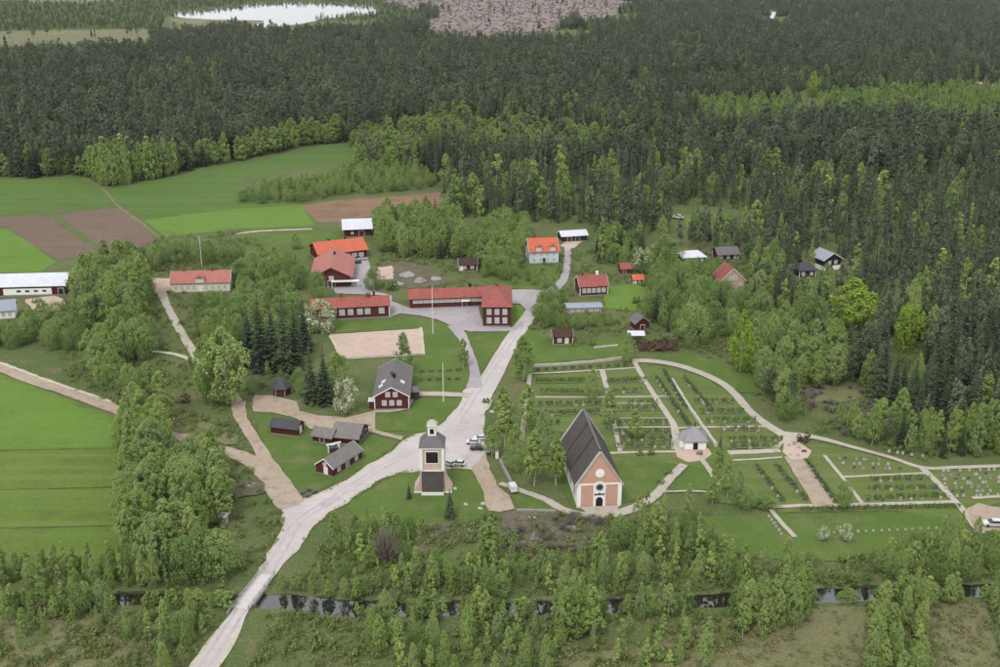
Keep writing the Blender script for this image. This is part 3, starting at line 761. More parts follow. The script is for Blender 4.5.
    def chimney(s, x, y, top, w=0.8, mat='brick'):
        z0 = s.wh - 0.2
        a = MB().box(x-w/2, x+w/2, y-w/2, y+w/2, z0, top-0.25)
        a.box(x-w/2-0.08, x+w/2+0.08, y-w/2-0.08, y+w/2+0.08, top-0.25, top)
        a.build('chimney', M[mat], s.roof)
        return s

# --- red 1.5 storey gabled house with grey roof beside the pitch
h = House('gabled_house', 'dark red gabled house with grey tiled roof and white windows beside the drive', 'house', (375, 410), (409, 409.5), 22.0, 4.3, 2.7, 'red', 'grey_tile', 'y', over=0.5)
for u in (h.L*0.28, h.L*0.5, h.L*0.72): h.win('f', u, 1.5, 1.15, 1.35)
for u in (h.L*0.39, h.L*0.61): h.win('f', u, 4.15, 1.1, 1.3)
h.wins('l', 6, 1.5, 1.1, 1.3, 2.0); h.wins('r', 6, 1.5, 1.1, 1.3, 2.0)
h.chimney(-0.3, -1.0, 8.0, 0.9).chimney(0.4, -3.0, 7.9, 0.9, 'dark')
for (x, y) in ((-2.7, -3.6), (-3.4, -6.2), (2.9, -3.8)):                       # roof lights
    z = 4.3 + 2.7*(1-abs(x)/h.hx) + 0.22
    sx = 1 if x > 0 else -1
    k = 2.7/h.hx
    MB().add([(x-0.6, y-0.9, z+k*0.6*sx), (x+0.6, y-0.9, z-k*0.6*sx), (x+0.6, y+0.9, z-k*0.6*sx), (x-0.6, y+0.9, z+k*0.6*sx),
              (x-0.6, y-0.9, z+0.25+k*0.6*sx), (x+0.6, y-0.9, z+0.25-k*0.6*sx), (x+0.6, y+0.9, z+0.25-k*0.6*sx), (x-0.6, y+0.9, z+0.25+k*0.6*sx)],
             [(3,2,1,0),(4,5,6,7),(0,1,5,4),(1,2,6,5),(2,3,7,6),(3,0,4,7)]).build('roof_light', M['white_metal'], h.roof)
pr = MB().box(h.hx+0.02, h.hx+2.6, -4.0, -0.6, 0.0, 2.5).build('porch', M['brown'], h.root)
MB().frus(h.hx-0.1, h.hx+3.0, -4.3, -0.3, 2.52, h.hx+0.0, h.hx+2.6, -2.6, -2.0, 3.5).build('porch_roof', M['grey_tile'], pr)
pr = MB().box(-h.hx-1.7, -h.hx-0.02, -h.hy+0.8, -h.hy+3.2, 0, 2.3).build('porch', M['red'], h.root)
MB().box(-h.hx-2.0, -h.hx-0.02, -h.hy+0.5, -h.hy+3.5, 2.33, 2.5).build('porch_roof', M['white_metal'], pr)
protect(372, 356, 420, 412)

# --- school: long single storey wing and two storey block
w1 = House('school_building', 'long red school wing with red tiled roof and two-storey end block', 'school', (410, 309), (484.5, 306.3), 9.5, 4.0, 2.0, 'red', 'red_tile', 'x', over=0.6, verge='red_tile', corner=None)
w1.wins('f', 13, 2.2, 1.5, 1.0, 2.0, 2.0, bars=False)
w1.wins('b', 9, 2.0, 1.4, 1.2, 2.0)
w1.chimney(-6, 0.8, 7.2, 1.0).chimney(9, 1.2, 7.2, 0.9, 'dark')
pr = MB().box(5.2, 8.2, -w1.hy-1.6, -w1.hy-0.03, 2.6, 2.8).build('porch_roof', M['white'], w1.root)
w1.door('f', w1.hx + 6.4, 1.6, 2.1, 'glass')
A_, B_ = P(483.5, 327), P(510.5, 327)
cx_ = (A_ + B_) / 2
hx, D = (B_ - A_).length / 2, 23.0
inv = Matrix.Translation(w1.root.location) @ Matrix.Rotation(w1.root.rotation_euler.z, 4, 'Z')
rel = inv.inverted() @ Vector((cx_.x, cx_.y + D/2, 0))
ra = -w1.root.rotation_euler.z
def blkpart(mb, name, mat, parent=None, loc=(0,0,0), rz=0.0):
    v = Vector(loc); v.rotate(Matrix.Rotation(ra, 3, 'Z'))
    return mb.build(name, M[mat] if isinstance(mat, str) else mat, parent or w1.root, rel + v, ra + rz)
bw = blkpart(MB().box(-hx, hx, -D/2, D/2, 0.5, 7.6), 'end_block', 'red')
MB().box(-hx-0.06, hx+0.06, -D/2-0.06, D/2+0.06, -0.2, 0.5).build('plinth', M['stone'], bw)
rf = MB().box(-hx-0.7, hx+0.7, -D/2-0.7, D/2+0.7, 7.45, 7.6)
rf.frus(-hx-0.7, hx+0.7, -D/2-0.7, D/2+0.7, 7.603, -0.1, 0.1, -2.6, 2.6, 11.2)
rr = rf.build('block_roof', M['red_tile'], bw)
MB().box(-0.6, 0.5, 1.2, 2.2, 9.2, 12.0).build('chimney', M['brick'], bw)
for z in (1.5, 4.7):
    for u in (-0.58, 0.0, 0.58):
        fm, pm = window_meshes(1.35, 1.9, True, 'white')
        o = link('window', fm, bw, (u*hx, -D/2-0.01, z)); o2 = link('window', fm, bw, (u*hx, D/2+0.01, z), math.pi)
    for k in range(6):
        y = -D/2 + 2.0 + k*2.3
        fm, pm = window_meshes(1.2, 1.8, True, 'white')
        link('window', fm, bw, (-hx-0.01, y, z), -math.pi/2); link('window', fm, bw, (hx+0.01, y, z), math.pi/2)
for sx in (-1, 1):
    MB().box(sx*hx-0.14, sx*hx+0.14, -D/2-0.14, -D/2+0.14, 0.5, 7.4).build('corner_board', M['red_dark'], bw)
FOOT.append([Vector((cx_.x+sx*(hx+1.5), cx_.y+D/2+sy*(D/2+1.5), 0)) for sx, sy in ((-1,-1),(1,-1),(1,1),(-1,1))])
# panes of the block stay at part depth: set behind each frame
for z in (1.5, 4.7):
    for u in (-0.58, 0.0, 0.58):
        link('pane', window_meshes(1.35, 1.9, True, 'white')[1], bw, (u*hx, -D/2-0.012, z))
    for k in range(6):
        for sx in (-1, 1):
            link('pane', window_meshes(1.2, 1.8, True, 'white')[1], bw, (sx*(hx+0.012), -D/2+2.0+k*2.3, z), sx*math.pi/2)
protect(405, 283, 514, 330)

# --- red annex west of the school
h = House('school_annex', 'red single-storey annex with red roof and white double windows by the blossom tree', 'school', (312, 321), (389.5, 317), 9.0, 4.6, 2.1, 'red', 'red_tile', 'x', over=0.5, verge='red_tile')
for u in (0.15, 0.22, 0.39, 0.5, 0.62, 0.72, 0.9): h.win('f', h.L*u, 1.7, 1.7, 1.9)
h.wins('r', 2, 1.7, 1.2, 1.7, 2.4).wins('b', 7, 1.7, 1.2, 1.6, 2.5)
h.chimney(-3.0, 0.6, 8.1, 1.3).chimney(6.6, 0.0, 7.9, 1.5).chimney(8.8, 1.6, 8.0, 0.7, 'dark')
protect(330, 292, 392, 320)

# --- sports hall with faded roof and orange wing
h = House('sports_hall', 'large red hall with faded pinkish roof and open gable porch', 'hall', (313, 288), (350.5, 287), 27.0, 4.6, 3.6, 'red', 'faded_tile', 'y', over=1.2, verge='red_tile', corner=None)
h.door('f', h.L*0.5, 2.6, 2.3, 'glass').win('f', h.L*0.5, 3.1, 1.6, 1.4)
h.wins('r', 6, 1.6, 1.4, 1.4, 2.5)
MB().box(h.hx*0.0, h.hx+3.5, -h.hy-2.2, -h.hy-0.02, 2.75, 2.95).build('porch_roof', M['white'], h.root)
for x in (0.3, h.hx+3.2): MB().box(x-0.1, x+0.1, -h.hy-2.1, -h.hy-1.9, 0, 2.74).build('porch_post', M['white'], h.root)
h.chimney(0.5, 6, 9.0, 0.8, 'dark')
h = House('orange_wing', 'low wing with bright orange tiled roof behind the faded hall', 'house', (319, 263), (367, 257.5), 14.0, 3.9, 3.2, 'red_dark', 'orange_tile', 'x', over=0.8, verge=None, corner=None)
for u in (0.6, 0.74, 0.88): h.win('f', h.L*u, 1.2, 2.0, 1.4)
h.chimney(-4, 0.5, 7.8, 0.8, 'dark').chimney(4, 3.0, 7.2, 0.7, 'dark')
protect(306, 238, 370, 290)

# --- white-roofed barn
h = House('barn', 'dark red barn with gleaming white metal roof at the field edge', 'barn', (344.5, 237.5), (371, 236.5), 12.0, 4.2, 2.8, 'red_dark', 'white_metal', 'x', over=1.1, verge='white', corner=None)
h.door('f', h.L*0.65, 2.4, 2.4, 'brown').win('f', h.L*0.3, 1.5, 1.0, 1.0)
protect(343, 218, 375, 238)

# --- pale blue house with orange roof
h = House('villa', 'pale blue two-storey villa with bright orange roof and dormers', 'house', (530, 264), (558, 263), 11.0, 5.6, 4.0, 'paleblue', 'orange_tile', 'x', over=0.7, verge='white')
h.wins('f', 4, 0.9, 1.2, 1.5, 1.8).wins('f', 4, 3.4, 1.2, 1.4, 1.8).wins('r', 2, 1.0, 1.1, 1.4, 2.2).wins('l', 2, 1.0, 1.1, 1.4, 2.2)
h.door('f', h.hx, 1.2, 2.1, 'black')
h.chimney(-3.2, 0.5, 11.4, 1.1)
for x in (-2.2, 3.6):
    dm = MB().box(x-1.1, x+1.1, -h.hy-0.3, -1.0, 5.55, 7.4).build('dormer', M['paleblue'], h.root)
    MB().prism([(x-1.4, 7.3), (x+1.4, 7.3), (x, 8.5)], -h.hy-0.6, 0.2).build('dormer_roof', M['orange_tile'], dm)
protect(524, 232, 563, 258)
h = House('shed', 'long black shed with white metal roof behind the pale blue villa', 'shed', (562, 242.5), (587, 241), 7.0, 2.9, 1.5, 'black', 'white_metal', 'x', over=0.6, corner=None, verge='white')
h.door('f', h.L*0.3, 2.0, 2.0, 'brown').door('f', h.L*0.62, 2.0, 2.0, 'brown')
protect(560, 228, 589, 243)

# --- small cottage under the trees, above the school
h = House('cottage', 'tiny dark red cottage under the trees above the school roof', 'cottage', (459.5, 271.5), (477, 271), 5.5, 3.0, 1.9, 'red_dark', 'brown', 'x', over=0.5)
h.win('f', h.L*0.3, 1.1, 1.3, 1.5).win('f', h.L*0.72, 1.1, 1.3, 1.5).door('f', h.L*0.12, 0.9, 2.0)
protect(457, 257, 479, 272)

# --- red house, orange roof, by the lane
h = House('farmhouse', 'red farmhouse with orange-red roof and white bargeboards beside the lane', 'house', (580, 296.5), (607.5, 295), 8.5, 4.0, 3.0, 'red', 'red_tile', 'x', over=0.5)
h.wins('f', 5, 1.4, 1.2, 1.6, 1.6); h.wins('r', 2, 1.4, 1.1, 1.5, 2.2)
h.chimney(2.2, 0.2, 8.3, 0.9, 'white').chimney(-3.5, 0.2, 8.2, 0.8)
protect(577, 273, 611, 296)
h = House('glasshouse', 'long low shed with pale grey flat roof behind the hedge', 'shed', (567, 314), (602, 313), 5.5, 2.2, 0.5, 'wood', 'blue_metal', 'x', over=0.35, corner=None, verge=None)
h.wins('f', 5, 0.9, 1.2, 0.9, 2.0, bars=False)
protect(566, 303, 603, 312)
h = House('outhouse', 'small red outhouse with orange roof behind the garden lawn', 'shed', (621, 275), (631, 274.5), 4.2, 2.6, 1.7, 'red', 'red_tile', 'x', over=0.4, corner=None, verge=None)
h.door('f', h.L*0.3, 0.9, 1.9, 'brown')
protect(618, 261, 633, 274)
h = House('playhouse', 'tiny red playhouse with orange roof on the garden lawn', 'shed', (633, 284.5), (643.5, 284), 3.4, 2.0, 1.4, 'red', 'orange_tile', 'x', over=0.4, corner='white', verge=None)
h.win('f', h.L*0.6, 0.8, 0.8, 0.8).door('f', h.L*0.22, 0.8, 1.6)
protect(631, 274, 645, 285)

# --- cottage with pale corner boards
h = House('cottage', 'small red cottage with pale corner boards alone on the roadside lawn', 'cottage', (553, 345), (572.5, 344.5), 5.0, 2.9, 1.7, 'red', 'brown', 'x', over=0.35, corner='cream', verge='cream')
h.win('f', h.L*0.33, 1.0, 1.2, 1.2).door('f', h.L*0.7, 1.1, 2.0, 'cream')
h.chimney(1.5, 0, 5.6, 0.7)
protect(550, 327, 575, 346)

# --- shed, carport near the cemetery corner
h = House('shed', 'dark red gabled shed with grey roof above the carport', 'shed', (635.5, 332), (649, 331), 5.5, 3.2, 2.0, 'red_dark', 'grey_tile', 'y', over=0.6, corner=None, verge='grey_tile')
h.door('f', h.L*0.5, 1.4, 2.0, 'red_dark')
protect(633, 311, 652, 331)
c0 = P(636, 340)
cp = empty('carport', (c0.x, c0.y, 0)); tag(cp, 'open carport with flat white roof by the cemetery corner', 'carport')
MB().add([(-2.9, -1.8, 2.1), (2.9, -1.8, 2.1), (2.9, 1.8, 2.6), (-2.9, 1.8, 2.6), (-2.9, -1.8, 2.25), (2.9, -1.8, 2.25), (2.9, 1.8, 2.75), (-2.9, 1.8, 2.75)], [(3,2,1,0),(4,5,6,7),(0,1,5,4),(1,2,6,5),(2,3,7,6),(3,0,4,7)]).build('roof', M['white_metal'], cp)
for x in (-2.6, 2.6):
    for y, zt in ((-1.5, 2.13), (1.5, 2.55)): MB().box(x-0.07, x+0.07, y-0.07, y+0.07, 0, zt).build('post', M['wood'], cp)
protect(627, 329, 645, 340)

# --- houses in the wood on the right
h = House('bungalow', 'black bungalow with pale grey-white metal roof under the pines', 'house', (683, 264), (705, 263), 7.0, 2.8, 2.0, 'black', 'white_metal', 'x', over=0.7, corner=None, verge='white', hip=2.5)
h.wins('f', 4, 1.0, 1.1, 1.1, 1.4)
protect(682, 250, 706, 259)
h = House('cabin', 'dark red cabin with grey roof and white porch posts under the pines', 'cabin', (718, 261), (738, 260), 7.0, 3.0, 2.0, 'red_dark', 'grey_tile', 'x', over=0.8, corner='white', verge=None)
h.wins('f', 3, 1.0, 1.1, 1.2, 1.4)
protect(716, 246, 740, 256)
h = House('house', 'brick-red house with tall rust roof and white dormer among the trees', 'house', (720, 291), (744, 290), 9.0, 4.2, 4.6, 'peach', 'rust_tile', 'y', over=0.5, corner=None)
h.wins('f', 3, 1.2, 1.2, 1.5, 1.8).win('f', h.L*0.42, 4.4, 1.1, 1.4).win('f', h.L*0.6, 4.4, 1.1, 1.4)
protect(719, 265, 746, 281)
h = House('house', 'black house with dark grey hip roof left of the grey-roofed one', 'house', (799, 278.5), (815, 278), 8.0, 3.4, 2.2, 'black', 'dark_roof', 'x', over=0.6, corner='white', hip=2.0)
h.wins('f', 2, 1.2, 1.1, 1.4, 1.6); h.chimney(-1.5, 0.5, 6.4, 0.9, 'dark')
protect(796, 261, 816, 273)
h = House('house', 'dark house with pale blue-grey roof and white base at the forest edge', 'house', (823, 271), (840, 269), 8.5, 4.8, 2.4, 'black', 'blue_metal', 'y', over=0.8, corner=None, plinth=1.9, plinth_mat='plaster')
h.win('f', h.L*0.35, 2.6, 1.2, 1.3).win('f', h.L*0.7, 2.6, 1.2, 1.3)
protect(820, 247, 846, 263)

# --- cream house
h = House('manor_house', 'long cream house with faded red roof and two chimneys', 'house', (171.5, 293), (230, 291.5), 9.5, 4.0, 3.2, 'cream', 'faded_tile', 'x', over=0.5, corner='white', verge='white')
h.wins('f', 9, 1.3, 1.1, 1.5, 1.8); h.wins('l', 2, 1.3, 1.0, 1.4, 2.5); h.wins('r', 2, 1.3, 1.0, 1.4, 2.5)
h.chimney(-h.hx*0.6, 0.2, 8.6, 1.0).chimney(h.hx*0.38, 0.2, 8.6, 1.0)
dm = MB().box(-1.6, 1.6, -h.hy-0.4, -1.2, 3.95, 5.8).build('dormer', M['cream'], h.root)
MB().prism([(-1.9, 5.75), (1.9, 5.75), (0, 7.0)], -h.hy-0.7, 0.0).build('dormer_roof', M['faded_tile'], dm)
h.door('f', h.hx, 1.3, 2.1)
protect(168, 263, 233, 292)

# --- long barn at the left edge
h = House('long_barn', 'long low barn with pale blue-white metal roof and white wall band', 'barn', (-34, 297.5), (66, 295), 13.0, 4.0, 3.0, 'red_dark', 'white_metal', 'x', over=0.6, corner=None, verge='white')
u0, u1 = 36.0/100*h.L + 2.2, 93.0/100*h.L - 2.5
bd = MB().box(-h.hx+u0-1.5, -h.hx+u1, -h.hy-0.055, -h.hy-0.003, 0.5, 3.0).build('white_band', M['plaster'], h.root)
for k in range(4):
    x = -h.hx + u0 + 4.2 + k * (u1 - u0 - 5) / 3.6
    MB().box(x-0.8, x+0.8, -h.hy-0.07, -h.hy-0.05, 1.5, 2.3).build('window', M['glass'], bd)
h.door('f', u0-0.8, 1.2, 2.2, 'black').door('f', h.L*0.955, 2.0, 2.4, 'black')
protect(0, 270, 70, 297)
h = House('house', 'house with blue-grey roof and white gable at the left edge', 'house', (-14, 321), (15.5, 318.5), 8.0, 3.4, 2.6, 'plaster', 'blue_metal', 'x', over=0.5, corner=None)
h.wins('f', 4, 1.2, 1.1, 1.3, 1.6).win('r', h.D*0.5, 1.2, 1.1, 1.3)
protect(0, 302, 20, 319)

# --- museum sheds
h = House('log_shed', 'long red log shed with black tarred roof and white round-topped gable door', 'shed', (271, 434), (297.5, 437), 4.4, 2.4, 1.5, 'red_dark', 'dark_roof', 'x', over=0.45, corner=None, verge='dark_roof')
h.door('r', h.D*0.5, 1.4, 1.9)
h = House('log_shed', 'small red log shed with silvered board roof between the black-roofed shed and the barn', 'shed', (313, 442), (331.5, 445), 4.2, 2.2, 1.5, 'red_dark', 'grey_boards_roof', 'x', over=0.5, corner=None, verge='grey_boards_roof')
h.door('f', h.L*0.5, 1.2, 1.7, 'brown').win('r', h.D*0.5, 1.1, 0.8, 0.8)
h = House('log_barn', 'wide log barn with broad grey board roof and dark gable openings', 'barn', (333, 443.5), (358, 446), 8.5, 2.3, 2.2, 'red_dark', 'grey_boards_roof', 'x', over=0.6, corner=None, verge='grey_boards_roof')
h.door('r', h.D*0.3, 1.6, 1.9, 'dark').door('r', h.D*0.72, 1.6, 1.9, 'dark')
h = House('museum_house', 'red museum cottage with silvered board roof and white windows nearest the road', 'cottage', (333.5, 477.5), (361.5, 459.5), 5.2, 2.7, 1.9, 'red', 'grey_boards_roof', 'x', over=0.45, corner='red_dark', verge='white')
h.win('f', h.L*0.2, 0.9, 1.1, 1.3).door('f', h.L*0.5, 1.3, 2.0, 'wood').win('f', h.L*0.82, 0.9, 1.1, 1.3)
h.win('l', h.D*0.5, 2.7, 0.9, 0.7).door('l', h.D*0.55, 1.1, 1.9)
protect(268, 417, 376, 480)
c0 = P(334, 452)
gt = empty('garden_arch', (c0.x, c0.y, 0), 0.5); tag(gt, 'white timber well frame between the museum sheds', 'well')
for x in (-1.5, 1.5): MB().box(x-0.13, x+0.13, -0.13, 0.13, 0, 2.3).build('post', M['white'], gt)
MB().box(-2.0, 2.0, -0.2, 0.2, 2.3, 2.6).build('beam', M['white'], gt)
MB().box(-0.9, 0.9, -0.9, 0.9, 0, 0.8).build('well_box', M['black'], gt)

# --- red hut with black pyramid roof
def hut():
    c = P(282, 393.5)
    r = empty('hut', (c.x, c.y, 0)); tag(r, 'red six-sided hut with black pyramid roof and pale posts on the gravel', 'hut')
    n, ra_, z1 = 6, 2.75, 2.5
    pts = [(ra_*math.cos(math.pi/6*0 + 2*math.pi*k/n), ra_*math.sin(2*math.pi*k/n)) for k in range(n)]
    v = [(x, y, 0.0) for x, y in pts] + [(x, y, z1) for x, y in pts]
    MB().add(v, [tuple(range(n))[::-1], tuple(range(n, 2*n))] + [(k, (k+1)%n, n+(k+1)%n, n+k) for k in range(n)]).build('wall', M['red'], r)
    k_ = 1.28
    v = [(x*k_, y*k_, z1-0.1) for x, y in pts] + [(x*0.55, y*0.55, z1+2.1) for x, y in pts] + [(0, 0, z1+2.9)]
    MB().add(v, [tuple(range(n))[::-1]] + [(k, (k+1)%n, n+(k+1)%n, n+k) for k in range(n)] + [(n+k, n+(k+1)%n, 2*n) for k in range(n)]).build('roof', M['dark_roof'], r)
    for x, y in pts: MB().box(x-0.14, x+0.14, y-0.14, y+0.14, 0, z1).build('post', M['wood'], r)
    MB().box(-0.6, 0.6, -ra_*0.866-0.06, -ra_*0.866+0.02, 0.05, 2.0).build('door', M['brown'], r)
    FOOT.append([c + Vector((sx*4, sy*4, 0)) for sx, sy in ((-1,-1),(1,-1),(1,1),(-1,1))])
hut(); protect(270, 374, 294, 397)

# --- white chapel
h = House('chapel', 'small white mortuary chapel with grey hip roof among the graves', 'chapel', (684.5, 450.5), (706, 450.5), 5.4, 2.8, 3.0, 'plaster', 'slate', 'x', over=0.45, corner=None, plinth=0.3, hip=0.03)
h.door('f', h.L*0.5, 1.3, 2.0, 'dark', 0.3)
en = MB().box(-h.hx-1.1, -h.hx-0.02, -1.2, 2.2, 0, 2.5).build('side_room', M['plaster'], h.root)
MB().frus(-h.hx-1.4, -h.hx+0.6, -1.5, 2.5, 2.55, -h.hx-0.2, -h.hx+0.7, 0.4, 0.6, 3.9).build('side_roof', M['slate'], en)
MB().box(-0.15, 0.15, -0.15, 0.15, 5.95, 6.9).build('finial', M['dark'], h.roof)
protect(678, 426, 710, 462)

# --- transformer hut
c0 = P(223.5, 523)
tr = empty('transformer_kiosk', (c0.x, c0.y, 0), -0.2); tag(tr, 'pale grey-green kiosk with white roof standing among the birches', 'kiosk')
MB().box(-0.9, 0.9, -0.8, 0.8, 0, 2.0).build('body', M['stone_pale'], tr)
MB().frus(-1.15, 1.15, -1.05, 1.05, 2.003, -1.1, 1.1, -1.0, 1.0, 2.3).build('roof', M['white_metal'], tr)
MB().box(-0.6, 0.6, -0.84, -0.803, 0.2, 1.8).build('door', M['steel'], tr)
protect(216, 508, 231, 524)

# ------------------------------------------------------------------ church
def church():
    A, B = P(576.7, 507), P(621, 506)
    far = P(581.5, 459.5)
    near = (A + B) / 2
    d = (far - near); ang = math.atan2(d.y, d.x) - math.pi/2
    D, W = d.length, (B - A).length
    c = near + d / 2
    r = empty('church', (c.x, c.y, 0), ang)
    tag(r, 'rose plastered medieval church with steep black shingled roof and white corners', 'church')
    hx, hy, wh, rh = W/2, D/2, 5.9, 8.3
    apex = wh + rh
    FOOT.append([c + Vector((sx*(hx+2), sy*(hy+2), 0)) for sx, sy in ((-1,-1),(1,-1),(1,1),(-1,1))])
    v = [(-hx,-hy,0),(hx,-hy,0),(hx,hy,0),(-hx,hy,0),(-hx,-hy,wh),(hx,-hy,wh),(hx,hy,wh),(-hx,hy,wh)]
    MB().add(v, [(3,2,1,0),(4,5,6,7),(0,1,5,4),(1,2,6,5),(2,3,7,6),(3,0,4,7)]).build('wall', M['plaster'], r)
    for y0, y1 in ((-hy, -hy+0.7), (hy-0.7, hy)):                       # the two gables rise above the roof edge
        g = MB().prism([(-hx, wh+0.002), (hx, wh+0.002), (0, apex)], y0, y1).build('gable', M['pink'], r)
    f = -hy
    # white orders of the west front
    for x0, x1 in ((-hx-0.05, -hx+0.9), (hx-0.9, hx+0.05)): MB().box(x0, x1, f-0.12, f-0.003, 0, wh+0.1).build('pilaster', M['plaster'], r)
    MB().box(-hx-0.15, hx+0.15, f-0.2, f-0.004, wh-0.05, wh+0.3).build('cornice', M['plaster'], r)
    for sx in (-1, 1):
        x0, x1 = (sx*1.5, sx*(hx-0.92)) if sx > 0 else (sx*(hx-0.92), sx*1.5)
        p = MB().box(x0, x1, f-0.06, f-0.002, 0.5, wh-0.2).build('wall_panel', M['pink'], r)
        MB().box(x0-0.02, x1+0.02, f-0.08, f-0.003, 0, 0.48).build('plinth', M['stone'], r)
    po = MB().box(-1.45, 1.45, f-0.22, f-0.005, 0, wh-0.2).build('portal', M['plaster'], r)
    MB().prism([(-0.85, 0), (0.85, 0), (0.85, 1.9), (0.6, 2.4), (0.25, 2.65), (-0.25, 2.65), (-0.6, 2.4), (-0.85, 1.9)], f-0.26, f-0.22).build('door', M['dark'], po)
    MB().prism([(-1.35, 3.15), (1.35, 3.15), (1.1, 3.75), (0.6, 3.5), (0, 3.9), (-0.6, 3.5), (-1.1, 3.75)], f-0.262, f-0.222).build('carved_tablet', M['granite_dark'], po)
    dm = MB().disc(0, wh-0.6, 1.55, f-0.24, f-0.2, 20).build('round_surround', M['plaster'], r)
    MB().disc(0, wh-0.6, 1.0, f-0.28, f-0.242, 20).build('round_window', M['stone'], dm)
    MB().disc(0, wh-0.6, 0.65, f-0.31, f-0.282, 16).build('pane', M['glass'], dm)
    MB().disc(0, wh+3.0, 1.1, f-0.1, f-0.003, 22).build('medallion', M['plaster'], r)
    # gable copings
    for y0, y1 in ((f-0.25, f+0.55), (hy-0.55, hy+0.25)):
        for sx in (-1, 1):
            nx_, nz = rh, hx
            ln = math.hypot(rh, hx); ox, oz = rh/ln*0.32*sx, hx/ln*0.32
            v = [(sx*(hx+0.35), y0, wh-0.5), (0, y0, apex+0.05), (ox, y0, apex+oz), (sx*(hx+0.35)+ox, y0, wh-0.5+oz)]
            v += [(x, y1, z) for x, _, z in v]
            MB().add(v, [(0,1,2,3),(7,6,5,4),(0,4,5,1),(1,5,6,2),(2,6,7,3),(3,7,4,0)]).build('coping', M['stone_pale'], r)
    # roof: two planes, three shingled fields each, with seams
    y0, y1 = f+0.56, hy-0.56
    o = 0.55; sl = rh/hx
    rf = MB()
    for sx in (-1, 1):
        v = [(sx*(hx+o), y0, wh-o*sl), (sx*(hx+o), y1, wh-o*sl), (0, y1, apex+0.1), (0, y0, apex+0.1),
             (sx*(hx+o), y0, wh-o*sl+0.3), (sx*(hx+o), y1, wh-o*sl+0.3), (0, y1, apex+0.4), (0, y0, apex+0.4)]
        rf.add(v, [(0,1,2,3),(7,6,5,4),(0,4,5,1),(1,5,6,2),(3,2,6,7),(0,3,7,4)])
    ro = rf.build('roof', M['shingle'], r)
    for k in (0.34, 0.67):
        y = y0 + (y1-y0)*k
        for sx in (-1, 1):
            v = [(sx*(hx+o), y-0.16, wh-o*sl+0.31), (sx*(hx+o), y+0.16, wh-o*sl+0.31), (0, y+0.16, apex+0.41), (0, y-0.16, apex+0.41)]
            v += [(x, yy, z+0.14) for x, yy, z in v]
            MB().add(v, [(3,2,1,0),(4,5,6,7),(0,1,5,4),(1,2,6,5),(2,3,7,6),(3,0,4,7)]).build('roof_seam', M['black'], ro)
    MB().box(-0.25, 0.25, y0, y1, apex+0.36, apex+0.62).build('ridge_board', M['granite_dark'], ro)
    # long walls: tall windows, buttress like corners
    for sx in (-1, 1):
        for k in range(4):
            y = -hy + D*(0.16 + 0.225*k)
            w_ = link('window', window_meshes(1.5, 2.9, True, 'stone')[0], r, (sx*(hx+0.01), y, 1.6), sx*math.pi/2)
            link('pane', window_meshes(1.5, 2.9, True, 'stone')[1], w_)
church()
protect(556, 407, 624, 518)

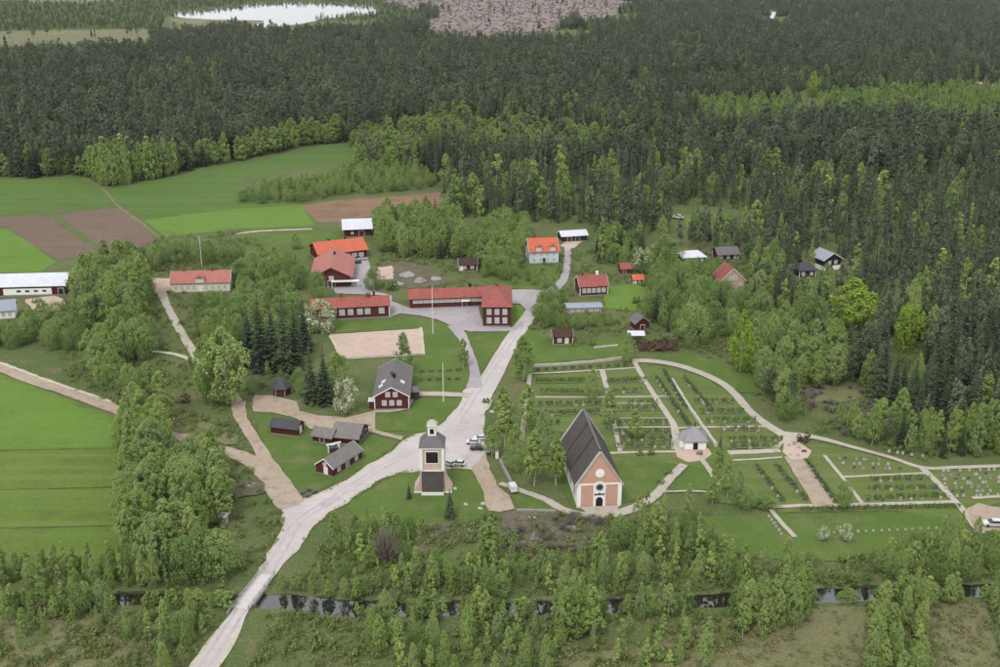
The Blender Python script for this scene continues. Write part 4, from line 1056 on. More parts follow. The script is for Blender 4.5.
# ------------------------------------------------------------------ bell tower
def bell_tower():
    c = P(432.7, 495.5); W = 21.5 * S(495) / 2
    c = c + Vector((0, W + 0.6, 0))
    r = empty('bell_tower', (c.x, c.y, 0)); tag(r, 'tall rose and white wooden bell tower with flared shingled foot beside the road', 'bell tower')
    FOOT.append([c + Vector((sx*6, sy*6, 0)) for sx, sy in ((-1,-1),(1,-1),(1,1),(-1,1))])
    z1, z2, z3, z4 = 6.3, 12.3, 15.0, 18.0
    MB().box(-W-0.1, W+0.1, -W-0.75, W+0.75, 0, 1.0).build('plinth', M['white'], r)
    MB().frus(-W, W, -W-0.7, W+0.7, 1.003, -W+0.02, W-0.02, -W+0.1, W-0.1, z1).build('shingled_foot', M['shingle'], r)
    for sx in (-1, 1):                                            # side skirts
        x0, x1, x2 = sx*(W+0.01), sx*(W+0.2), sx*(W+2.0)
        prof = [(x0, 0.5), (x2, 0.5), (x2, 0.9), (x0 + sx*0.8, 3.0), (x1, 5.6), (x0, 5.7)]
        sk = MB().prism(prof, -W*0.75, W*0.75).build('side_skirt', M['pink_boards'], r)
        xa, xb = (x0, x2) if sx > 0 else (x2, x0)
        MB().box(xa-0.02, xb+0.05, -W*0.8, W*0.8, 0, 0.48).build('skirt_plinth', M['white'], sk)
    MB().box(-W-0.12, W+0.12, -W-0.12, W+0.12, z1, z1+0.3).build('lower_cornice', M['white'], r)
    sh = MB().box(-W, W, -W, W, z1+0.303, z2).build('belfry', M['pink_boards'], r)
    for sx in (-1, 1):
        for sy in (-1, 1): MB().box(sx*W-0.35, sx*W+0.35, sy*W-0.35, sy*W+0.35, z1+0.303, z2-0.01).build('corner_pilaster', M['white'], r)
    MB().box(-W-0.4, W+0.4, -W-0.4, W+0.4, z2, z2+0.45).build('upper_cornice', M['white'], r)
    a = W*0.56
    for k in range(4):                                            # sound openings
        rz = k*math.pi/2
        n = Vector((0, -1, 0)); n.rotate(Matrix.Rotation(rz, 3, 'Z'))
        o = MB().box(-a-0.18, a+0.18, -0.14, 0.02, -0.2, 0).box(-a-0.18, a+0.18, -0.14, 0.02, 3.0, 3.2).box(-a-0.18, -a, -0.138, 0.02, 0, 3.0).box(a, a+0.18, -0.138, 0.02, 0, 3.0).build('opening_frame', M['white'], r, n*(W+0.01) + Vector((0,0,z1+2.2)), rz)
        MB().box(-a, a, -0.03, 0.02, 0, 3.0).build('sound_opening', M['dark'], o)
        for q in (-0.5, 0.0, 0.5): MB().box(q*a-0.07, q*a+0.07, -0.08, -0.032, 0, 3.0).build('louvre', M['brown'], o)
    rf = MB().frus(-W-0.55, W+0.55, -W-0.55, W+0.55, z2+0.453, -1.35, 1.35, -1.35, 1.35, z3)
    ro = rf.build('roof', M['grey_tile'], r)
    ln = MB().box(-1.02, 1.02, -1.02, 1.02, z3-0.1, z4-0.5).build('lantern', M['white'], r)
    for k in range(4):
        rz = k*math.pi/2; n = Vector((0, -1, 0)); n.rotate(Matrix.Rotation(rz, 3, 'Z'))
        MB().box(-0.5, 0.5, -0.03, 0.02, 0, 1.3).build('lantern_opening', M['dark'], ln, n*1.03 + Vector((0,0,z3+0.5)), rz)
    MB().box(-1.28, 1.28, -1.28, 1.28, z4-0.497, z4-0.2).build('lantern_cornice', M['white'], ln)
    cap = MB().frus(-1.28, 1.28, -1.28, 1.28, z4-0.197, -0.25, 0.25, -0.25, 0.25, z4+0.9).build('lantern_cap', M['stone_pale'], ln)
    MB().tube([(0,0,z4+0.85), (0,0,z4+1.7)], [0.08, 0.05]).build('finial', M['dark'], ln)
bell_tower()
protect(410, 418, 456, 497)

# ------------------------------------------------------------------ bridge
def bridge():
    a, b = P(244.5, 605.5), P(264.5, 579.3)
    ax, d = (a + b) / 2, (b - a)
    ang = math.atan2(d.y, d.x) - math.pi/2
    L = d.length/2 + 1.5
    W = 1.62
    r = empty('bridge', (ax.x, ax.y, 0), ang); tag(r, 'pale concrete road bridge over the river with steel railing', 'bridge')
    z = 0.24 + 0.012 + 0.003*_lv[0]*0 + 0.05
    MB().box(-W, W, -L, L, -0.5, z).build('deck', M['concrete'], r)
    for sx in (-1, 1):
        MB().box(sx*W-0.2, sx*W+0.2, -L, L, z+0.002, z+0.22).build('kerb', M['concrete'], r)
        for y0, y1 in ((-L, -L+1.0), (L-1.0, L)): MB().box(-W+0.3 if sx < 0 else 0.01, -0.01 if sx < 0 else W-0.3, y0, y1, -2.0, -0.502).build('abutment', M['concrete'], r)
        ext = 3.0 if sx < 0 else 0.5
        rail = MB()
        for zz in (0.55, 1.05): rail.tube([(sx*(W+0.05), -L-ext, z+zz*0.9), (sx*(W+0.05), L+ext*0.8, z+zz*0.9)], [0.07, 0.07], 5)
        rl = rail.build('railing', M['steel'], r)
        n = 9 if sx < 0 else 6
        for k in range(n):
            y = -L-ext+0.3 + (2*L+1.8*ext-0.6)*k/(n-1)
            MB().box(sx*(W+0.05)-0.06, sx*(W+0.05)+0.06, y-0.06, y+0.06, 0.0, z+1.05).build('post', M['steel'], rl)
bridge()

# ================================================================== trees and plants
def cards(c, n_dir, size, rng, aspect=0.75, spread=0.9):
    """leaf sprays: kite-shaped faces at centres c, facing roughly n_dir"""
    N = len(c)
    nd = n_dir + rng.normal(0, spread, (N, 3))
    nd /= np.linalg.norm(nd, axis=1, keepdims=True) + 1e-9
    up = rng.normal(0, 1, (N, 3))
    u = np.cross(nd, up); u /= np.linalg.norm(u, axis=1, keepdims=True) + 1e-9
    w = np.cross(nd, u)
    s = size * rng.uniform(0.6, 1.35, (N, 1))
    a, b = u * s, w * s * aspect
    j = rng.uniform(-0.35, 0.35, (N, 1))
    V = np.stack([c - a, c - b + a*j, c + a, c + b + a*j], 1).reshape(-1, 3)
    return V

def fast_mesh(name, V, mats, mi=None, extra=None):
    """quads from V (4 per face), plus optional extra (verts, faces) in material slot 1"""
    V = np.asarray(V, np.float32)
    nq = len(V) // 4
    loops = np.arange(nq * 4, dtype=np.int32)
    starts = np.arange(nq, dtype=np.int32) * 4
    if extra is not None:
        ev, ef = extra
        base = len(V)
        V = np.concatenate([V, np.asarray(ev, np.float32)])
        l2, s2 = [], []
        p = len(loops)
        for f in ef:
            s2.append(p); l2 += [i + base for i in f]; p += len(f)
        loops = np.concatenate([loops, np.asarray(l2, np.int32)]); starts = np.concatenate([starts, np.asarray(s2, np.int32)])
    me = bpy.data.meshes.new(name)
    me.vertices.add(len(V)); me.vertices.foreach_set('co', V.ravel())
    me.loops.add(len(loops)); me.loops.foreach_set('vertex_index', loops)
    me.polygons.add(len(starts)); me.polygons.foreach_set('loop_start', starts)
    for m in mats: me.materials.append(m)
    if extra is not None:
        k = np.zeros(len(starts), np.int32); k[nq:] = 1
        me.polygons.foreach_set('material_index', k)
    me.update(calc_edges=True); me.validate()
    return me

def limb_mesh(H, r0, limbs, rng, lean=0.0, top=0.9):
    a = MB()
    k = 5
    off = [(0, 0)]
    for i in range(1, k + 1): off.append((off[-1][0] + rng.normal(0, lean), off[-1][1] + rng.normal(0, lean)))
    pts = [(off[i][0], off[i][1], H * top * i / k - (0.2 if i == 0 else 0)) for i in range(k + 1)]
    a.tube(pts, [r0 * (1 - 0.85 * i / k) for i in range(k + 1)], 6)
    for z0, L, az, rise in limbs:
        i = min(k - 1, int(z0 / (H * top) * k)); b = Vector(pts[i]).lerp(Vector(pts[i+1]), z0 / (H * top) * k - i)
        d = Vector((math.cos(az), math.sin(az), rise))
        a.tube([b, b + d * L * 0.5, b + d * L + Vector((0, 0, L * 0.15))], [r0 * 0.38, r0 * 0.25, r0 * 0.08], 4)
    return a

PROTO = {}           # kind -> list of (crown mesh, trunk mesh, joined mesh, height, width)
def put_proto(kind, V, trunk, leaf, bark, H, W):
    i = len(PROTO.setdefault(kind, []))
    cm = fast_mesh(kind + '_crown', V, [leaf])
    tm = trunk.mesh(kind + '_trunk', bark)
    jm = fast_mesh(kind + '_whole', V, [leaf, bark], extra=(trunk.v, trunk.f))
    PROTO[kind].append((cm, tm, jm, H, W))

def blob_tree(kind, seed, H, Wd, base, n_clump, n_card, size, leaf, bark, shape='ovoid', r0=0.16, clump_r=0.16, gaps=0.0, limbs=7):
    rng = np.random.default_rng(seed)
    hc = H * (1 - base)
    cl, rad = [], []
    while len(cl) < n_clump:
        t = rng.uniform(0, 1)
        if shape == 'ovoid': r = math.sin(math.pi * min(1, (0.08 + t * 0.92)) ** 0.8) ** 0.8
        elif shape == 'column': r = (1 - t) ** 0.55 * min(1, 0.35 + t * 4)
        elif shape == 'round': r = math.sqrt(max(0, 1 - (2 * t - 1) ** 2)) ** 0.8
        elif shape == 'pine': r = (1 - abs(t - 0.55) / 0.62) ** 0.5 if abs(t - 0.55) < 0.6 else 0.1
        elif shape == 'spire': r = (1 - t) ** 0.8 * min(1, 0.5 + t * 3) + 0.06
        else: r = 1 - t
        az = rng.uniform(0, 2 * math.pi)
        q = r * Wd / 2 * (0.35 + 0.65 * math.sqrt(rng.uniform(0, 1)))
        q *= 1 + 0.18 * math.sin(az * 3 + seed) + 0.12 * math.sin(t * 9 + seed * 2)
        cl.append((q * math.cos(az), q * math.sin(az), H * base + t * hc * 0.97))
        rad.append(clump_r * Wd * rng.uniform(0.6, 1.3) * (0.55 + 0.45 * (1 - t)))
    cl = np.array(cl); rad = np.array(rad)
    idx = rng.integers(0, n_clump, n_card)
    d = rng.normal(0, 1, (n_card, 3)); d /= np.linalg.norm(d, axis=1, keepdims=True)
    rr = rad[idx][:, None] * rng.uniform(0.45, 1.0, (n_card, 1)) ** 0.6
    c = cl[idx] + d * rr * np.array([1, 1, 1.45])
    cen = np.array([0, 0, H * (base + 0.42 * (1 - base))])
    out = c - cen; out /= np.linalg.norm(out, axis=1, keepdims=True) + 1e-9
    V = cards(c, d * 0.55 + out * 0.6 + np.array([0, 0, 0.4]), size, rng, 0.8, 0.5)
    lm = []
    for k in range(limbs):
        z0 = H * (base * 0.8 + (0.75 - base * 0.8) * k / max(1, limbs)) 
        lm.append((max(0.3, z0), Wd * 0.36 * (1 - 0.5 * k / max(1, limbs)), k * 2.4 + seed, 0.6))
    put_proto(kind, V, limb_mesh(H, r0, lm, rng, 0.1), leaf, bark, H, Wd)

def spruce_tree(kind, seed, H, Wd, whorls, per, leaf, bark, base=0.06, seg=2, cw=0.5):
    rng = np.random.default_rng(seed)
    C = []
    for i in range(whorls):
        t = (i + rng.uniform(-0.3, 0.3)) / whorls
        t = min(max(t, 0), 0.985)
        z = H * (base + (1 - base) * t)
        L = Wd / 2 * ((1 - t) ** 0.85 + 0.03) * rng.uniform(0.82, 1.12)
        n = max(4, int(per * (0.45 + 0.55 * (1 - t))))
        a0 = rng.uniform(0, 6.28)
        for k in range(n):
            az = a0 + 6.283 * k / n + rng.uniform(-0.25, 0.25)
            l = L * rng.uniform(0.7, 1.15)
            dr = rng.uniform(0.18, 0.42)
            for s_ in range(seg):
                q0, q1 = s_ / seg, (s_ + 1) / seg
                x0, x1 = l * (0.08 + 0.92 * q0), l * (0.08 + 0.92 * q1) 
                w0 = l * cw * (0.5 + 0.5 * math.sin(math.pi * min(0.9, q0 + 0.12))) * rng.uniform(0.7, 1.1)
                w1 = l * cw * (0.05 if s_ == seg - 1 else 0.8) * rng.uniform(0.7, 1.1)
                z0_, z1_ = z - dr * x0 * (0.8 + q0 * 0.3), z - dr * x1 * (0.8 + q1 * 0.3) + (0.12 * l if s_ == seg - 1 else 0)
                tw = rng.uniform(-0.35, 0.35)
                ca, sa = math.cos(az), math.sin(az)
                for xx, ww, zz, sg in ((x0, w0, z0_, -1), (x0, w0, z0_, 1), (x1, w1, z1_, 1), (x1, w1, z1_, -1)):
                    C.append((ca * xx - sa * ww * sg * 0.5, sa * xx + ca * ww * sg * 0.5, zz + tw * ww * sg * 0.5))
    V = np.array(C)
    tr = limb_mesh(H, 0.011 * H, [], rng, 0.02, 0.98)
    put_proto(kind, V, tr, leaf, bark, H, Wd)

for k in range(9): blob_tree('birch', 20 + k, 12.0, (4.2, 5.6, 3.8, 5.0, 4.4, 6.4, 3.6, 5.2, 4.8)[k], (0.1, 0.06, 0.2, 0.14, 0.08, 0.12, 0.24, 0.05, 0.16)[k], (110, 150, 90, 120, 130, 160, 84, 140, 104)[k], 4400, 0.15, M['birch'], M['bark_birch'], ('spire', 'ovoid', 'spire', 'column', 'spire', 'ovoid', 'column', 'spire', 'column')[k], 0.12, 0.125)
for k in range(5): blob_tree('grove_birch', 30 + k, 14.0, (6.6, 5.6, 7.4, 6.0, 5.2)[k], (0.1, 0.16, 0.08, 0.2, 0.12)[k], (170, 140, 190, 150, 130)[k], 6200, 0.155, M['birch'], M['bark_birch'], ('ovoid', 'ovoid', 'round', 'ovoid', 'column')[k], 0.15, 0.12, limbs=9)
for k in range(4): blob_tree('leafy', 40 + k, 10.0, 7.6 + 0.7*k, 0.1, 150, 5600, 0.17, M['leafy'], M['bark_dark'], 'round' if k % 2 else 'ovoid', 0.2, 0.15)
blob_tree('bright', 51, 11.0, 8.4, 0.06, 110, 4600, 0.22, M['bright'], M['bark_dark'], 'round', 0.2, 0.15)
blob_tree('bright', 52, 13.0, 6.6, 0.06, 100, 4600, 0.22, M['bright'], M['bark_birch'], 'ovoid', 0.2, 0.15)
for k in range(2): blob_tree('big_birch', 45 + k, 20.0, 13.0, 0.12, 150, 6500, 0.34, M['birch'], M['bark_birch'], 'round' if k else 'ovoid', 0.3, 0.1, limbs=12)
def blossom(seed):
    blob_tree('blossom', seed, 8.0, 7.4, 0.06, 46, 1700, 0.26, M['blossom'], M['bark_dark'], 'round', 0.15, 0.14)
blossom(61); blossom(62)
for k in range(4): spruce_tree('spruce', 70 + k, 18.0, 5.4 + 0.6*k, 30, 13, M['spruce'], M['bark_dark'])
for k in range(4): blob_tree('pine', 80 + k, 16.0, 4.4 + 0.5*k, 0.3, 40, 1200, 0.28, M['pine'], M['bark_pine'], 'pine' if k % 2 else 'ovoid', 0.17, 0.17, limbs=6)
for k in range(3): blob_tree('bush', 90 + k, 2.6, 3.0, 0.0, 14, 300, 0.24, M['shrub'], M['bark_dark'], 'round', 0.05, 0.2, limbs=3)
# lighter versions for the mass of the forest
for k in range(4): blob_tree('birch_mass', 120 + k, 13.0, 3.4 + 0.4*k, 0.1, 26, 420, 0.42, M['birch_far'], M['bark_birch'], ('ovoid', 'column', 'spire')[k % 3], 0.12, 0.17, limbs=0)
for k in range(3): blob_tree('young_mass', 190 + k, 9.0, 4.4 + 0.5*k, 0.04, 40, 700, 0.3, M['young'], M['bark_birch'], ('ovoid', 'spire', 'column')[k], 0.08, 0.15, limbs=0)
PROTO['young'] = PROTO['young_mass'][:1]
for k in range(6): spruce_tree('spruce_mass', 130 + k, 18.0, 3.7 + 0.35*k, 19, 8, M['spruce'], M['bark_dark'], seg=1, cw=0.75)
for k in range(6): blob_tree('pine_mass', 140 + k, 15.0, 3.0 + 0.28*k, 0.25, 26, 420, 0.4, M['pine'], M['bark_dark'], ('spire', 'column', 'spire')[k % 3], 0.16, 0.18, limbs=0)
for k in range(3): blob_tree('tuft', 150 + k, 1.0, 1.5, 0.0, 9, 130, 0.1, M['shrub'], M['bark_dark'], 'round', 0.03, 0.25, limbs=0)
for k in range(2): blob_tree('dry_tuft', 160 + k, 0.5, 1.0, 0.0, 6, 60, 0.085, M['dry_tuft'], M['bark_dark'], 'round', 0.02, 0.25, limbs=0)
def twig_bush(seed, kind, mat, H=3.2, W=3.6, n=420):
    rng = np.random.default_rng(seed)
    b = rng.normal(0, 0.2, (n, 3)) * np.array([1, 1, 0]); az = rng.uniform(0, 6.28, n); el = rng.uniform(0.35, 1.4, n)
    d = np.stack([np.cos(az)*np.cos(el), np.sin(az)*np.cos(el), np.sin(el)], 1)
    L = rng.uniform(0.35, 1.0, (n, 1)) * np.array([[1.0]]) * H * 0.95
    m = b + d * L * rng.uniform(0.3, 0.75, (n, 1)); e = b + d * L
    s = np.cross(d, rng.normal(0, 1, (n, 3))); s /= np.linalg.norm(s, axis=1, keepdims=True); s *= 0.05
    V = np.stack([m - s, e - s*0.3, e + s*0.3, m + s], 1).reshape(-1, 3)
    put_proto(kind, V, limb_mesh(H*0.5, 0.06, [(0.3, H*0.3, k*1.3, 0.9) for k in range(5)], rng, 0.03), mat, M['bark_dark'], H, W)
twig_bush(171, 'twig', M['twig']); twig_bush(172, 'twig', M['twig'])
for k in range(2): blob_tree('maroon', 180 + k, 2.2, 2.8, 0.0, 12, 260, 0.22, M['maroon'], M['bark_dark'], 'round', 0.05, 0.2, limbs=3)

ORD = 'first second third fourth fifth sixth seventh eighth ninth tenth eleventh twelfth thirteenth fourteenth fifteenth sixteenth seventeenth eighteenth nineteenth twentieth'.split()
TREES = []           # dict(kind, x, y, h, w, zone)
def foot_free(x, y):
    return not any(pip1(f, x, y) for f in FOOT)
def covers(px, py, h, w):
    """would a tree standing here hide a protected picture box from the front?"""
    s = S(py); x0, x1, y0 = px - 0.52*w/s, px + 0.52*w/s, py - h*CT/s*0.97
    for a, b, c, d in PROTECT:
        if py > d - 1 and x1 > a and x0 < c and y0 < d and py > b: return True
    return False
NO_TREE = ('road', 'gravel_yard', 'gravel_path', 'gravel_road', 'lane', 'driveway', 'school_yard', 'yard', 'sports_pitch', 'field', 'ploughed_field', 'lake', 'pond', 'cemetery_lane', 'plaza', 'church_path', 'farm_track', 'cemetery_lawn', 'cemetery_path', 'dry_meadow')
BOX = []
def on_sheet(px, py, names):
    for i, (p, n) in enumerate(SHEETS):
        if n in names:
            if len(BOX) <= i: BOX.extend([(min(q[0] for q in r), max(q[0] for q in r), min(q[1] for q in r), max(q[1] for q in r)) for r, _ in SHEETS[len(BOX):]])
            b = BOX[i]
            if b[0] <= px <= b[1] and b[2] <= py <= b[3] and pip1(p, px, py): return True
    return False

def one(kind, px, py, hpx, wpx=None, zone=None, label=None):
    g = P(px, py)
    h = HM(hpx, py)
    pr = PROTO[kind][0]
    w = wpx * S(py) if wpx else h / pr[3] * pr[4]
    TREES.append(dict(kind=kind, x=g.x, y=g.y, h=h, w=w, zone=zone, label=label, px=px, py=py))

def zone(place, poly, sp, mix, hr, wr=(0.85, 1.15), ignore=(), prot=True, maxn=2000):
    """scatter trees over a picture polygon (feet of the trees); sp = spacing in metres, mix = {kind: share}, hr = height range in metres"""
    g = [P(*p) for p in poly]
    gp = [(p.x, p.y) for p in g]
    xs = [p[0] for p in gp]; ys = [p[1] for p in gp]
    area = abs(sum(gp[i][0]*gp[(i+1) % len(gp)][1] - gp[(i+1) % len(gp)][0]*gp[i][1] for i in range(len(gp)))) / 2
    kinds = list(mix); pw = [mix[k] for k in kinds]
    mine = []
    for _ in range(min(maxn * 6, int(area / sp**2 * 5) + 20)):
        x, y = random.uniform(min(xs), max(xs)), random.uniform(min(ys), max(ys))
        if not pip1(gp, x, y): continue
        if any((x-a)**2 + (y-b)**2 < (sp*0.72)**2 for a, b in mine): continue
        px, py = pix(x, y)
        if abs(y - float(riv_c(x))) < float(riv_w(x)) + 1.3: continue
        if on_sheet(px, py, [n for n in NO_TREE if n not in ignore]): continue
        if not foot_free(x, y): continue
        k = random.choices(kinds, pw)[0]
        h = random.uniform(*hr) * (0.8 if k == 'leafy' else 1.0)
        pr = PROTO[k][0]; w = h / pr[3] * pr[4] * random.uniform(*wr)
        if prot and covers(px, py, h, w): continue
        mine.append((x, y))
        TREES.append(dict(kind=k, x=x, y=y, h=h, w=w, zone=place, label=None, px=px, py=py))

# cars and small open things that trees in front must not hide
for b_ in ((466, 436, 487, 452), (445, 458, 464, 468), (505, 478, 518, 496), (986, 515, 1000, 528), (672, 210, 686, 221), (784, 440, 812, 462), (250, 396, 375, 432), (284, 480, 320, 540), (240, 560, 290, 606), (190, 605, 245, 667), (300, 450, 420, 505), (470, 330, 530, 420), (455, 385, 485, 470)): protect(*b_)
# clear views over the far wood: lake, bog, clearing, and the trees that stand out
for b_ in ((165, 8, 262, 18), (255, 3, 386, 23), (-20, 31, 150, 41), (430, 2, 590, 31), (580, 2, 636, 15), (758, 3, 788, 18), (833, 280, 870, 318), (893, 306, 918, 346), (806, 76, 818, 92), (800, 384, 866, 398)): protect(*b_)
for b_ in ((154, 294, 168, 312), (164, 312, 182, 336), (178, 334, 197, 364), (128, 349, 196, 362), (184, 412, 230, 428), (20, 355, 85, 372)): protect(*b_)
# water that shows between the trees
for b_ in ((272, 601, 350, 615), (400, 606, 406, 610), (447, 607, 456, 610), (509, 607, 517, 610), (538, 607, 550, 610), (607, 604, 620, 607), (695, 600, 726, 603), (816, 591, 834, 597), (861, 591, 873, 596), (967, 587, 979, 591), (115, 597, 145, 601)): protect(*b_)

# ---- placed one by one
one('big_birch', 227, 404, 78, 52, label='huge round birch beside the gravel path, tallest left of the museum sheds')
one('big_birch', 211, 398, 64, 36, label='broad birch crowding the left side of the huge round birch')
one('blossom', 345, 413, 36, 25, label='white blossoming tree beside the red gabled house')
one('blossom', 321, 332, 31, 34, label='white blossoming tree in front of the red school annex')
one('blossom', 641, 272, 24, 22, label='pale blossoming tree beside the small red outhouse')
one('leafy', 664, 264, 28, 34, label='broad pale green tree left of the black bungalow')
one('spruce', 312, 403, 66, 22, label='dark spruce behind the gravel lane, left of the pair')
one('spruce', 325, 404, 60, 24, label='dark spruce behind the gravel lane, right of the pair')
one('leafy', 337, 388, 36, 30, label='light green tree behind the white blossoming tree')
for i, (x, y, hh, ww) in enumerate(((250, 366, 66, 24), (262, 372, 84, 26), (274, 370, 78, 26), (286, 373, 88, 26), (297, 368, 70, 24), (305, 352, 52, 22))):
    one('spruce', x, y, hh, ww, label=('first', 'second', 'third', 'fourth', 'fifth', 'sixth')[i] + ' spruce from the left in the dark row behind the red hut')
one('birch', 523, 380, 46, 27, label='round-crowned birch standing over the roadside above the churchyard')
one('birch', 404, 374, 42, 22, label='thin grey-green birch beside the forked lane')
one('birch', 463, 368, 30, 13, label='slim birch at the edge of the grey lane')
one('bright', 851, 326, 47, 46, label='big yellow-green tree below the house with white base')
one('bright', 905, 352, 48, 26, label='yellow-green tree standing out of the dark forest')
one('bright', 740, 372, 62, 22, label='slender yellow-green tree by the curved cemetery road')
one('bright', 812, 97, 24, 13, label='bright green tree in the far young plantation')
one('leafy', 808, 340, 44, 38, label='rounded light green tree left of the big yellow-green tree')
one('leafy', 693, 346, 42, 34, label='grey-green broad tree beside the copper hedge')
one('birch', 628, 362, 30, 16, label='young birch at the churchyard corner by the carport')
one('spruce', 719, 463, 36, 9, label='narrow dark column-shaped conifer beside the chapel')
one('spruce', 450, 518, 32, 15, label='small dark spruce below the bell tower')
one('spruce', 409, 499, 18, 7, label='very small dark spruce at the foot of the bell tower')
one('leafy', 318, 302, 30, 20, label='bare brownish tree between the sports hall and the spruces')
for i, (x, y, hh, ww) in enumerate(((492, 456, 32, 18), (505, 446, 54, 25), (516, 472, 50, 24), (527, 430, 48, 24), (534, 486, 58, 26), (545, 455, 50, 24), (556, 486, 54, 22), (503, 418, 34, 19))):
    one('birch', x, y, hh, ww, label=('smallest birch by the churchyard gate', 'broad birch by the churchyard gate', 'birch on the verge above the white van', 'birch over the west churchyard path', 'tall birch beside the church path, nearest the van',
        'birch left of the church roof ridge', 'birch touching the left eave of the church', 'birch at the road bend above the parked cars')[i])
for i, (x, y, hh, ww) in enumerate(((592, 398, 30, 18), (609, 430, 44, 21), (634, 440, 34, 18))):
    one('birch', x, y, hh, ww, label=('small birch', 'tall birch', 'right-hand birch')[i] + ' in the churchyard behind the church roof')
for i, (x, y, hh, ww) in enumerate(((716, 486, 42, 13), (727, 498, 48, 17), (738, 507, 40, 15), (712, 505, 32, 14))):
    one('birch', x, y, hh, ww, label=('first', 'second', 'fourth', 'third')[i] + ' birch down the slope below the white chapel')
one('leafy', 746, 509, 26, 20, label='dark rounded bush at the lower corner of the cemetery')
one('leafy', 765, 507, 12, 24, label='clipped oval shrub beside the lower cemetery path')
one('leafy', 843, 508, 28, 16, label='lone leafy tree beside the lower cemetery path')
one('birch', 490, 562, 48, 26, label='lone white-stemmed birch on the slope below the gravel lane')
one('birch', 600, 562, 34, 22, label='white-stemmed birch on the slope below the church')
one('birch', 655, 545, 46, 26, label='tall white-stemmed birch right of the church slope')
for i, (x, y) in enumerate(((283, 589), (297, 590), (313, 594), (329, 596), (345, 597), (357, 598))):
    one('birch', x, y, 19 + 3*(i % 3), 11 + 2*(i % 2), label=ORD[i] + ' young birch from the bridge on the far bank of the open water')
one('twig', 386, 562, 44, 26, label='bare grey leafless tree on the bank below the bell tower')

# ---- zones of trees
zone('the grove between field and bridge', [(128, 440), (160, 418), (205, 450), (222, 470), (224, 515), (240, 545), (236, 575), (214, 590), (150, 586), (128, 560), (128, 500)], 4.2, {'grove_birch': 0.8, 'leafy': 0.2}, (9, 16))
zone('the tall grove beside the pale footpath', [(88, 385), (92, 356), (118, 338), (168, 340), (182, 356), (190, 385), (160, 402), (120, 395)], 4.6, {'grove_birch': 0.62, 'leafy': 0.38}, (10, 16))
zone('the wood below the long barn', [(-20, 352), (-20, 326), (60, 322), (84, 330), (80, 352), (30, 350)], 5.2, {'leafy': 0.85, 'grove_birch': 0.15}, (8, 12))
zone('the tall wood beside the barn', [(70, 325), (84, 292), (110, 276), (146, 275), (150, 300), (160, 332), (120, 338)], 5.0, {'grove_birch': 0.45, 'spruce': 0.25, 'leafy': 0.3}, (12, 19))
zone('the wood behind the cream house', [(140, 264), (170, 260), (240, 258), (240, 266), (168, 264), (150, 272)], 5.5, {'leafy': 0.8, 'grove_birch': 0.2}, (9, 13), prot=False)
zone('the garden below the cream house', [(200, 300), (240, 296), (296, 305), (300, 352), (245, 356), (205, 345), (196, 320)], 5.2, {'leafy': 0.7, 'grove_birch': 0.3}, (7, 12))
zone('the wood right of the cream house', [(236, 272), (300, 268), (302, 296), (240, 296)], 5.5, {'leafy': 0.7, 'grove_birch': 0.3}, (7, 12))
zone('the mixed wood beside the hut', [(246, 375), (300, 376), (318, 392), (300, 396), (290, 392), (262, 380)], 5.0, {'leafy': 0.6, 'birch': 0.4}, (4, 8))
zone('the wood behind the school', [(378, 250), (380, 222), (440, 222), (458, 226), (470, 256), (452, 262), (430, 258), (400, 258)], 4.6, {'grove_birch': 0.62, 'spruce': 0.15, 'leafy': 0.23}, (9, 15))
zone('the thicket left of the blue villa', [(470, 275), (480, 240), (500, 225), (528, 232), (526, 264), (508, 284), (490, 282)], 4.4, {'leafy': 0.55, 'grove_birch': 0.45}, (8, 13))
zone('the slope below the blue villa', [(505, 286), (526, 268), (560, 270), (560, 280), (545, 289)], 5.5, {'birch': 0.6, 'leafy': 0.4}, (4, 7))
zone('the dark hedgerow below the lane', [(532, 306), (548, 298), (566, 299), (566, 318), (605, 317), (612, 326), (600, 332), (545, 328), (534, 318)], 4.0, {'leafy': 0.9, 'birch': 0.1}, (5, 8))
zone('the gardens beside the red farmhouse', [(612, 262), (640, 300), (700, 300), (720, 268), (680, 268), (650, 262)], 5.0, {'leafy': 0.7, 'grove_birch': 0.2, 'spruce': 0.1}, (6, 11))
zone('the wood right of the garden lawn', [(646, 296), (720, 296), (760, 300), (765, 330), (700, 345), (660, 335), (645, 318)], 5.8, {'leafy': 0.5, 'grove_birch': 0.25, 'spruce': 0.25}, (6, 14))
zone('the wood around the black bungalow', [(655, 215), (682, 222), (715, 240), (760, 232), (800, 240), (796, 260), (745, 262), (690, 250), (660, 246)], 5.0, {'pine': 0.55, 'spruce': 0.2, 'birch': 0.25}, (11, 16))
zone('the wood around the brick-red house', [(745, 262), (796, 265), (822, 276), (840, 300), (800, 318), (760, 304), (746, 290)], 4.6, {'pine': 0.45, 'birch': 0.35, 'spruce': 0.2}, (9, 14))
zone('the wood behind the farmhouse lane', [(590, 246), (620, 244), (650, 252), (640, 262), (612, 262), (590, 264)], 5.0, {'birch': 0.4, 'leafy': 0.3, 'spruce': 0.3}, (9, 15))
zone('the grove above the curved cemetery road', [(745, 360), (765, 330), (830, 330), (850, 380), (800, 398), (785, 420), (765, 400), (752, 380)], 4.6, {'grove_birch': 0.72, 'leafy': 0.1, 'pine': 0.18}, (9, 14))
zone('the edge along the upper cemetery road', [(800, 428), (850, 441), (900, 452), (930, 458), (1020, 456), (1020, 436), (930, 438), (870, 428), (820, 412)], 3.7, {'grove_birch': 0.4, 'birch': 0.42, 'pine': 0.08, 'spruce': 0.1}, (8, 14))
